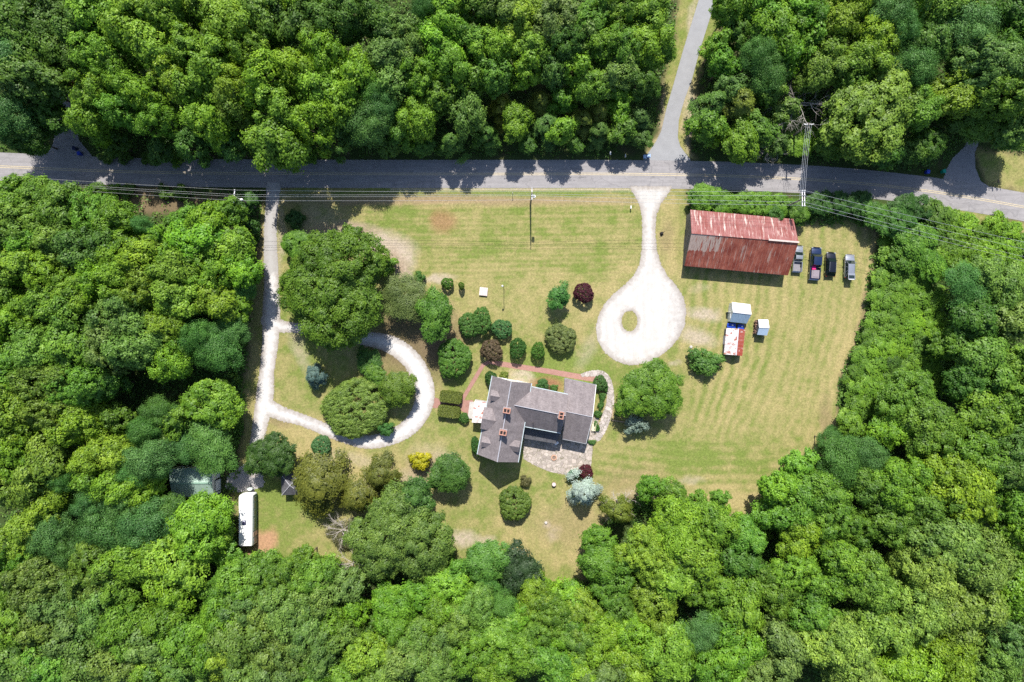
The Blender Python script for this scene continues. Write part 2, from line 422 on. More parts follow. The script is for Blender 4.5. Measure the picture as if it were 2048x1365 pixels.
# ------------------------------------------------------------------ roads, drives, paths
def off(pts): return smooth_pts(pts, 5)
ROADC = off([(-200, 326), (0, 333), (180, 341), (350, 345.5), (640, 347.5), (1000, 348), (1230, 348), (1430, 351), (1580, 357), (1690, 364), (1790, 374), (1890, 387), (2048, 414), (2200, 446), (2350, 480)])
ROADC = [(x, y, 57) for x, y in ROADC]
def asph(N, v, c):
    w1 = N.n('ShaderNodeTexCoord').outputs['Object']
    mp = N.n('ShaderNodeMapping'); mp.inputs['Scale'].default_value = (.12, 1.3, 1); N.l(w1, mp.inputs[0])
    c = N.mix(1.0, c, N.ramp(N.noise(mp.outputs[0], 1.6, 5, .6), [(.3, .86), (.7, 1.12)]), 'MULTIPLY')
    vo = N.n('ShaderNodeTexVoronoi', feature='DISTANCE_TO_EDGE'); vo.inputs['Scale'].default_value = .22; mp2 = N.vec('Object'); dn_ = N.n('ShaderNodeVectorMath', operation='ADD'); nn_ = N.n('ShaderNodeTexNoise'); nn_.inputs['Scale'].default_value = .8; N.l(mp2, nn_.inputs[0]); N.l(mp2, dn_.inputs[0]); N.l(nn_.outputs['Color'], dn_.inputs[1]); N.l(dn_.outputs[0], vo.inputs['Vector'])
    c = N.mix(N.ramp(vo.outputs['Distance'], [(.004, .38), (.012, 0.0)]), c, (.13, .125, .13))
    return N.mix(N.ramp(N.noise(v, .35, 2, .5), [(.62, 0.0), (.66, .5), (.70, 0.0)]), c, (.17, .165, .17))
asphalt = sheet_mat('road_asphalt', [(.3, (.225, .215, .22)), (.5, (.262, .25, .255)), (.7, (.30, .285, .29))], 1.1, .10, 2.5, .85, asph)
asphalt2 = sheet_mat('lane_asphalt', [(.3, (.225, .228, .24)), (.7, (.30, .305, .32))], .6, .08, 2.5, .85)
asphalt3 = sheet_mat('driveway_asphalt', [(.3, (.20, .19, .20)), (.7, (.31, .30, .31))], 1.2, .16, 2.5, .85)
graygravel = sheet_mat('grey_gravel', [(.3, (.27, .25, .25)), (.5, (.36, .34, .335)), (.7, (.45, .425, .41))], 1.3, .7, 1.6, .9)
rd = sheet('road', lambda X, Y: sd_line(X, Y, ROADC), (-180, 270, 2340, 500), .012, asphalt, .5, .2); tag(rd, kind='structure')
def off3(P):
    P = np.array(P, float); out = []
    for i in range(len(P) - 1):
        p0 = P[max(i - 1, 0)]; p1 = P[i]; p2 = P[i + 1]; p3 = P[min(i + 2, len(P) - 1)]
        for k in range(4):
            t = k / 4
            out.append(tuple(.5 * (2 * p1 + (p2 - p0) * t + (2 * p0 - 5 * p1 + 4 * p2 - p3) * t * t + (3 * p1 - p0 - 3 * p2 + p3) * t ** 3)))
    out.append(tuple(P[-1])); return out
LANE = [(1450, -190), (1418, -60), (1397, 0), (1366, 100), (1349, 160), (1333, 215), (1322, 262), (1312, 282), (1300, 300), (1284, 322), (1384, 322), (1370, 305), (1361, 292), (1356, 275), (1358, 240), (1369, 200), (1384, 160), (1400, 100), (1432, 0), (1452, -60), (1484, -190)]
ln = sheet('paved_lane', lambda X, Y: sd_poly(X, Y, LANE), (1250, -190, 1500, 330), .008, asphalt2, .3, .2); tag(ln, kind='structure')
rl = [(1885, 362), (1893, 338), (1905, 316), (1930, 292), (1945, 250), (1960, 200), (1990, 200), (1960, 280), (1950, 306), (1951, 335), (1962, 362), (1990, 380), (1990, 400), (1890, 376)]
o = sheet('driveway_right', lambda X, Y: sd_poly(X, Y, rl), (1870, 190, 2010, 405), .008, asphalt3, .3, .3); o.name = 'side_driveway'; tag(o, kind='structure')
ll = [(90, 312), (105, 290), (112, 250), (108, 180), (100, 100), (130, 100), (148, 180), (152, 240), (158, 280), (185, 312), (200, 322), (80, 322)]
o = sheet('shaded_driveway', lambda X, Y: sd_poly(X, Y, ll), (70, 90, 210, 325), .008, asphalt3, .3, .3); tag(o, kind='structure')
# double yellow line: two worn stripes
ym, _nt = newmat('worn_yellow_paint'); N = NT(_nt); v = N.vec('Object')
N.out(N.ramp(N.noise(v, 3, 5, .7), [(.35, (.38, .30, .18)), (.6, (.52, .45, .31))]), .7)
for k, sgn in enumerate((-1, 1)):
    b = MB(); P = [U(x, y, .016) for x, y, _ in ROADC]
    L = []
    for i, p in enumerate(P):
        d = (P[min(i + 1, len(P) - 1)] - P[max(i - 1, 0)]).normalized(); nn = Vector((-d.y, d.x, 0))
        L.append((p + nn * (sgn * .155 - .065), p + nn * (sgn * .155 + .065)))
    for a, c in zip(L[:-1], L[1:]): b.poly([a[0], c[0], c[1], a[1]])
    o = b.build('road_marking', ym); tag(o, kind='structure')
# dark oil stains on the road
ast = sheet_mat('tar_stain', [(.3, (.15, .145, .15)), (.7, (.2, .195, .2))], 2, .1, 4)
for (x, y, r_) in ((1160, 355, 3.4), (1148, 361, 1.8), (1190, 354.5, 1.2), (1352, 356, 2)):
    o = sheet('road_patch', lambda X, Y: np.maximum(r_ - np.hypot(X - x, (Y - y) * 1.3), sd_line(X, Y, [(x, y - .6, 2.4), (x + 26, y - .8, .6)]) if r_ > 3 else -99), (x - 10, y - 10, x + 40, y + 10), .016, ast, .12, .15)
    tag(o, kind='structure')
TEAR = [(1258, 372), (1268, 390), (1278, 410), (1283, 430), (1284, 460), (1283, 500), (1278, 530), (1266, 552), (1248, 570), (1226, 588), (1208, 608), (1196, 632), (1191, 655), (1195, 682), (1208, 704), (1230, 722), (1258, 731), (1290, 728), (1318, 714), (1340, 697), (1358, 676), (1370, 650), (1373, 622), (1368, 596), (1354, 572), (1336, 552), (1322, 528), (1314, 500), (1311, 465), (1313, 430), (1322, 408), (1334, 392), (1346, 372)]
def tear(X, Y):
    d = sd_poly(X, Y, TEAR)
    isl = 1 - np.hypot((X - 1259) / 15.5, (Y - 642) / 20)
    return np.minimum(d, -isl * 20)
def ruts(N, v, c):
    mp = N.vec('Object', (1.1, .07, 1), .03); 
    return N.mix(1.0, c, N.ramp(N.noise(mp, 1.0, 5, .6), [(.35, .93), (.65, 1.06)]), 'MULTIPLY')
def rimmed(N, v, c, rimc=(.30, .265, .235)):
    sd = N.n('ShaderNodeAttribute', attribute_name='sd').outputs['Fac']
    e = N.math('ADD', N.math('MULTIPLY', sd, .42), N.math('MULTIPLY', N.math('SUBTRACT', N.noise(v, 1.1, 5, .7), .5), 1.1))
    c = N.mix(N.ramp(e, [(.0, 1.0), (.5, 0.0)]), c, rimc)
    return N.mix(N.ramp(N.noise(v, 7, 4, .9), [(.58, 0.0), (.70, .35)]), c, (.36, .33, .30))
def ruts2(N, v, c):
    c = rimmed(N, v, ruts(N, v, c)); sd = N.n('ShaderNodeAttribute', attribute_name='sd').outputs['Fac']
    wv = N.math('SINE', N.math('ADD', N.math('MULTIPLY', sd, 3.3), N.math('MULTIPLY', N.noise(v, .5, 3), 2.2)))
    c = N.mix(N.ramp(wv, [(.45, 0.0), (1.0, .13)]), c, (.36, .335, .31)); sp = N.n('ShaderNodeSeparateXYZ'); N.l(v, sp.inputs[0])
    g = N.math('ADD', N.math('MULTIPLY', sp.outputs[0], .07), N.math('MULTIPLY', N.noise(v, .9, 5, .7), 1.1))    # thin stone on soil at the parking side
    return N.mix(N.ramp(g, [(.0, 0.0), (1.0, 0.0)]) if False else N.ramp(N.math('SUBTRACT', g, 2.1), [(.55, 0.0), (.85, .8)]), c, (.30, .27, .25))
gravel_r = sheet_mat('turning_circle_gravel', [(.30, (.40, .372, .34)), (.45, (.46, .44, .415)), (.62, (.50, .485, .465))], .8, .5, 2.4, .9, ruts2)
o = sheet('gravel_driveway', tear, (1180, 366, 1385, 745), .018, gravel_r, .25, .6); tag(o, kind='structure')
MAINL = off3([(547, 372, 30), (545, 400, 27), (541, 450, 26), (541, 500, 28), (543, 560, 30), (543, 620, 36), (541, 680, 34), (534, 740, 30), (530, 790, 36), (522, 840, 32), (512, 890, 27), (506, 940, 30)])
LOOP = off3([(536, 640, 30), (560, 652, 26), (594, 656, 20), (660, 666, 24), (742, 679, 31), (788, 692, 37), (826, 724, 39), (849, 774, 40), (843, 820, 38), (808, 862, 34), (742, 884, 28), (680, 870, 26), (610, 842, 25), (560, 826, 30), (528, 806, 30)])
def left(X, Y):
    d = np.maximum(sd_line(X, Y, MAINL), sd_line(X, Y, LOOP))
    corner = sd_poly(X, Y, [(535, 770), (545, 800), (575, 822), (560, 840), (520, 830)])
    return np.maximum(d, corner)
def shaded_top(N, v, c):
    c = rimmed(N, v, c); sp = N.n('ShaderNodeSeparateXYZ'); N.l(v, sp.inputs[0])
    g = N.math('ADD', N.math('MULTIPLY', sp.outputs[1], .06), N.math('MULTIPLY', N.noise(v, .5, 4), .5))   # tree shade put into the gravel as grey towards the road
    return N.mix(N.ramp(g, [(.95, 0.0), (1.35, .7)]), c, (.30, .29, .285))
gravel_l = sheet_mat('loop_gravel', [(.30, (.43, .415, .40)), (.45, (.49, .48, .475)), (.62, (.54, .535, .53))], .8, .5, 2.4, .9, shaded_top)
o = sheet('gravel_loop', left, (480, 366, 890, 960), .020, gravel_l, .25, .6); tag(o, kind='structure')
o = sheet('gravel_yard', lambda X, Y: sd_poly(X, Y, [(455, 950), (485, 930), (515, 915), (526, 950), (529, 972), (505, 982), (470, 985), (450, 975)]), (420, 900, 545, 1015), .014, graygravel, .25, .6); tag(o, kind='structure')
# brick paths, stone walk, flagstone patio
def bricks(N, v, c):
    bt = N.n('ShaderNodeTexBrick'); bt.inputs['Scale'].default_value = 2.2
    N.l(N.vec('Object', (1, 1, 1), .2), bt.inputs['Vector']); bt.inputs['Color1'].default_value = (1, 1, 1, 1); bt.inputs['Color2'].default_value = (.82, .8, .8, 1)
    bt.inputs['Mortar'].default_value = (1.15, 1.2, 1.2, 1); bt.inputs['Mortar Size'].default_value = .03
    return N.mix(1.0, c, bt.outputs[0], 'MULTIPLY')
brick = sheet_mat('brick_paving', [(.3, (.26, .135, .11)), (.7, (.36, .205, .17))], 1.5, .08, 4, .85, bricks)
def flag(N, v, c):
    vo = N.n('ShaderNodeTexVoronoi', feature='DISTANCE_TO_EDGE'); vo.inputs['Scale'].default_value = 1.5; N.l(v, vo.inputs['Vector'])
    vc = N.n('ShaderNodeTexVoronoi'); vc.inputs['Scale'].default_value = 1.5; N.l(v, vc.inputs['Vector'])
    hs = N.n('ShaderNodeRGBToBW'); N.l(vc.outputs['Color'], hs.inputs[0])
    c = N.mix(1.0, c, N.ramp(hs.outputs[0], [(.2, .8), (.8, 1.2)]), 'MULTIPLY')
    return N.mix(N.ramp(vo.outputs['Distance'], [(.015, .75), (.05, 0.0)]), c, (.13, .125, .07))
stone = sheet_mat('flagstone', [(.3, (.27, .225, .20)), (.5, (.37, .32, .285)), (.7, (.47, .42, .38))], 1.6, .3, 2.5, .85, flag)
pebble = sheet_mat('pebble_walk', [(.3, (.30, .26, .245)), (.5, (.40, .355, .335)), (.7, (.48, .44, .415))], 1.6, .3, 2.5, .9, flag)
o = sheet('brick_path', lambda X, Y: np.maximum(np.maximum(sd_line(X, Y, [(925, 799, 8.5), (966, 730, 8.5), (978, 724, 8), (1003, 728, 11), (1100, 743, 11.5), (1150, 752, 12), (1196, 759, 13)]), sd_line(X, Y, [(872, 806, 22), (884, 808, 12), (925, 812, 13)])),
          sd_poly(X, Y, [(921, 803), (929, 800), (947, 800), (945, 836), (936, 832), (920, 820)])), (855, 715, 1215, 845), .012, brick, .2, .3); tag(o, kind='structure')
WALK = off3([(1165, 750, 8), (1185, 747, 13), (1205, 749, 14), (1217, 764, 14), (1221, 790, 15), (1219, 812, 17), (1212, 836, 19), (1204, 858, 18), (1196, 876, 13)])
o = sheet('stone_walk', lambda X, Y: sd_line(X, Y, WALK), (1150, 725, 1240, 890), .016, pebble, .2, .4); tag(o, kind='structure')
PATIO = [(1048, 845), (1183, 868), (1186, 897), (1182, 935), (1168, 942), (1137, 951), (1099, 944), (1069, 931), (1046, 918)]
o = sheet('patio', lambda X, Y: np.maximum(sd_poly(X, Y, PATIO), sd_poly(X, Y, [(1176, 832), (1198, 836), (1194, 880), (1176, 880)])), (1030, 820, 1210, 970), .014, stone, .2, .4); tag(o, kind='structure')

# ------------------------------------------------------------------ foliage prototypes
def leaf_cloud(pos, nrm, size, tint, rs):
    """one folded diamond leaf per point"""
    n = len(pos)
    r = rs.normal(size=(n, 3)); u = np.cross(nrm, r); u /= np.linalg.norm(u, axis=1, keepdims=True) + 1e-9
    v = np.cross(nrm, u)
    a = size[:, None]; fold = rs.uniform(-.25, .25, (n, 1)) * a
    V = np.stack([pos - u * a, pos - v * a * .62 + nrm * fold, pos + u * a, pos + v * a * .62 + nrm * fold], 1).reshape(-1, 3)
    Q = np.arange(n * 4).reshape(n, 4)
    return V, Q, np.repeat(tint, 4)
def unit(a): return a / (np.linalg.norm(a, axis=-1, keepdims=True) + 1e-9)
def crown_mesh(name, seed, Rr, H, base, nl, ns, nleaf, leaf, lobe, kind='broad', fill=.5):
    """crown over the origin: radius Rr, from height base to H"""
    rs = np.random.RandomState(seed)
    cz = (H + base) / 2; rz = (H - base) / 2
    if kind == 'cone':
        t = rs.rand(nl) ** .8; ang = np.arange(nl) * 2.4 + rs.rand(nl) * .5
        rr = Rr * (1 - t * .92) * rs.uniform(.55, .98, nl)
        C = np.stack([rr * np.cos(ang), rr * np.sin(ang), base + t * (H - base) * .95], 1)
        D = unit(np.stack([np.cos(ang), np.sin(ang), .7 + 0 * t], 1)); LR = lobe * (1.1 - .6 * t)
    else:
        i = np.arange(nl) + .5
        z = 1 - 1.45 * i / nl; ang = i * 2.39996 + rs.uniform(-.35, .35, nl)
        s = np.sqrt(np.clip(1 - z * z, 0, 1))
        D = unit(np.stack([s * np.cos(ang), s * np.sin(ang), z], 1) + rs.normal(size=(nl, 3)) * .10)
        ph = rs.rand(3) * 6.28; th = np.arctan2(D[:, 1], D[:, 0])
        mod = 1 + (1 if kind == 'broad' else .45) * (.15 * np.sin(2 * th + ph[0]) + .13 * np.sin(3 * th + ph[1]) + .10 * np.sin(5 * th + ph[2]))
        k = rs.uniform(.66, .90, nl) * mod
        if kind == 'round': k = .84 * mod * rs.uniform(.94, 1.05, nl)
        inner = rs.rand(nl) < .14
        if kind != 'round': k[inner] *= .62
        LR = lobe * (rs.uniform(.62, 1.5, nl) if kind == 'broad' else rs.uniform(.8, 1.25, nl))
        C = np.stack([D[:, 0] * k * Rr, D[:, 1] * k * Rr, cz + D[:, 2] * rz * (k if kind == 'round' else k ** .8)], 1)
    if kind == 'broad':
        keep = rs.rand(nl) > (.13 if nl < 200 else .0); C, D, LR = C[keep], D[keep], LR[keep]; nl = len(C)
    lt = rs.rand(nl)
    n = nl * ns
    L = np.repeat(np.arange(nl), ns)
    d = unit(rs.normal(size=(n, 3)) + D[L] * .7 + np.array([0, 0, .55]))
    if kind == 'feather': d[:, 2] *= .35
    if kind == 'cone': d = unit(d + D[L] * 1.2); d[:, 2] *= .6
    sq = np.array([1, 1, .8])
    P = C[L] + d * LR[L][:, None] * rs.uniform(.66, 1.18, (n, 1)) * sq
    st = rs.rand(n)
    M = np.repeat(np.arange(n), nleaf)
    sr = LR[L][M] * {'round': .2, 'feather': .26, 'cone': .24}.get(kind, .19)
    off_ = rs.normal(size=(n * nleaf, 3)) * sr[:, None] * np.array([1, 1, .55])
    if kind == 'cone': off_ += d[M] * (rs.rand(n * nleaf, 1) * sr[:, None] * 3)
    Q = P[M] + off_
    q97 = np.percentile(np.hypot(Q[:, 0], Q[:, 1]), 96); Q[:, :2] *= Rr / q97
    zt = np.percentile(Q[:, 2], 99.3)
    if zt > H: Q[:, 2] *= H / zt
    nrm = unit(d[M] * .7 + unit(off_) * .45 + np.array([0, 0, .6]) + rs.normal(size=(n * nleaf, 3)) * .30)
    size = leaf * rs.uniform(.65, 1.25, n * nleaf)
    tint = np.clip(.30 * lt[L][M] + .48 * st[M] + .22 * rs.rand(n * nleaf), 0, 1)
    V, F, T = leaf_cloud(Q, nrm, size, tint, rs)
    V[:, 2] = np.maximum(V[:, 2], .05)
    me = npmesh(name, V, F, LEAF, {'tint': T}, link=False)
    return me, C
def trunk_mesh(name, seed, C, base, r0, topz, mat=BARK, limbs=9):
    b = MB(); rr = random.Random(seed)
    z0 = max(base * .9, .3)
    b.tube([(0, 0, -.1), (rr.uniform(-.1, .1), rr.uniform(-.1, .1), z0 * .5), (0, 0, z0), (0, 0, topz * .8)], [r0 * 1.25, r0 * .95, r0 * .85, r0 * .2], 7)
    idx = list(range(len(C))); rr.shuffle(idx)
    for i in idx[:limbs]:
        c = Vector(C[i]); s = Vector((0, 0, z0 + (c.z - z0) * rr.uniform(.0, .5)))
        mid = (s + c) / 2 + Vector((0, 0, -.12 * (c - s).length))
        b.tube([s, mid, c], [r0 * .5, r0 * .33, r0 * .08], 5, False)
    me_o = b.build(name, mat); me = me_o.data; bpy.data.objects.remove(me_o); return me
PROTO = {}
def proto(key, seed, Rr, H, base, *a, limbs=9, **kw):
    me, C = crown_mesh('crown', seed, Rr, H, base, *a, **kw)
    tm = trunk_mesh('trunk', seed, C, base, max(.05, Rr * .045), H, limbs=limbs)
    PROTO.setdefault(key, []).append((me, tm, Rr, H))
#        key  seed  R   H  base lobes sprays leaves leaf lobeR
for i in range(2): proto('S', 11 + i, 2.6, 11, 3.5, 26, 20, 18, .17, 1.0)
for i in range(3): proto('M', 21 + i, 4.2, 14, 5, 56, 22, 20, .19, 1.2)
for i in range(2): proto('M', 121 + i, 4.2, 14, 5, 36, 34, 20, .21, 1.5)
for i in range(2): proto('M', 221 + i, 4.2, 14, 5, 90, 15, 18, .165, .95)
for i in range(2): proto('L', 31 + i, 6.4, 16, 5, 120, 22, 20, .205, 1.3)
proto('L', 131, 6.4, 16, 5, 74, 36, 20, .22, 1.7)
proto('L', 231, 6.4, 16, 5, 190, 15, 18, .175, 1.0)
for i in range(2): proto('F', 41 + i, 4.0, 14, 6, 34, 40, 18, .105, 1.5, kind='feather')
for i in range(3): proto('C', 51 + i, 3.0, 10, 1.5, 46, 26, 14, .125, .95, kind='cone')
for i in range(2): proto('R', 61 + i, 2.6, 3.4, .15, 190, 12, 9, .095, .33, kind='round', limbs=5)
for i in range(2): proto('B', 71 + i, 2.4, 3.2, .3, 24, 22, 10, .17, .8, limbs=6)
for i in range(2): proto('W', 81 + i, 4.2, 14, 5, 36, 17, 18, .18, 1.25)          # thin, open crowns
PROTO['big'] = []; proto('big', 91, 10.2, 15.5, 2.2, 270, 24, 22, .19, 1.25, limbs=14)
PROTO['oak'] = []; proto('oak', 92, 9.2, 15.0, 2.5, 240, 24, 20, .18, 1.2, limbs=14)
PROTO['rhodo'] = []; proto('rhodo', 93, 6.2, 3.8, .1, 420, 14, 12, .12, .58, kind='round', limbs=10)

def plant(name, key, loc, r, h, col, label, cat, group=None, rz=None, var=None, sx=1.0, sy=1.0):
    P = PROTO[key]; me, tm, pr, ph = P[R.randrange(len(P)) if var is None else var % len(P)]
    e = empty(name, (loc[0], loc[1], 0), R.uniform(0, 6.28) if rz is None else rz, label, cat, group)
    sc = (r / pr * sx, r / pr * sy, h / ph)
    c = bpy.data.objects.new('crown', me); COL.objects.link(c); c.parent = e; c.scale = sc; c.color = (*col, 1)
    t = bpy.data.objects.new('trunk', tm); COL.objects.link(t); t.parent = e; t.scale = sc
    return e
FC = {'y': (.158, .275, .018), 'g': (.104, .220, .018), 'G': (.138, .285, .018), 'd': (.064, .145, .018), 'b': (.074, .190, .042), 'o': (.122, .215, .022),
      'k': (.118, .202, .038), 'v': (.168, .270, .042), 'c': (.150, .185, .025), 'p': (.090, .175, .035), 'W': (.080, .12, .05)}
FC = {k: tuple(.82 * a + .18 * m for a, m in zip(c, (.108, .218, .026))) for k, c in FC.items()}
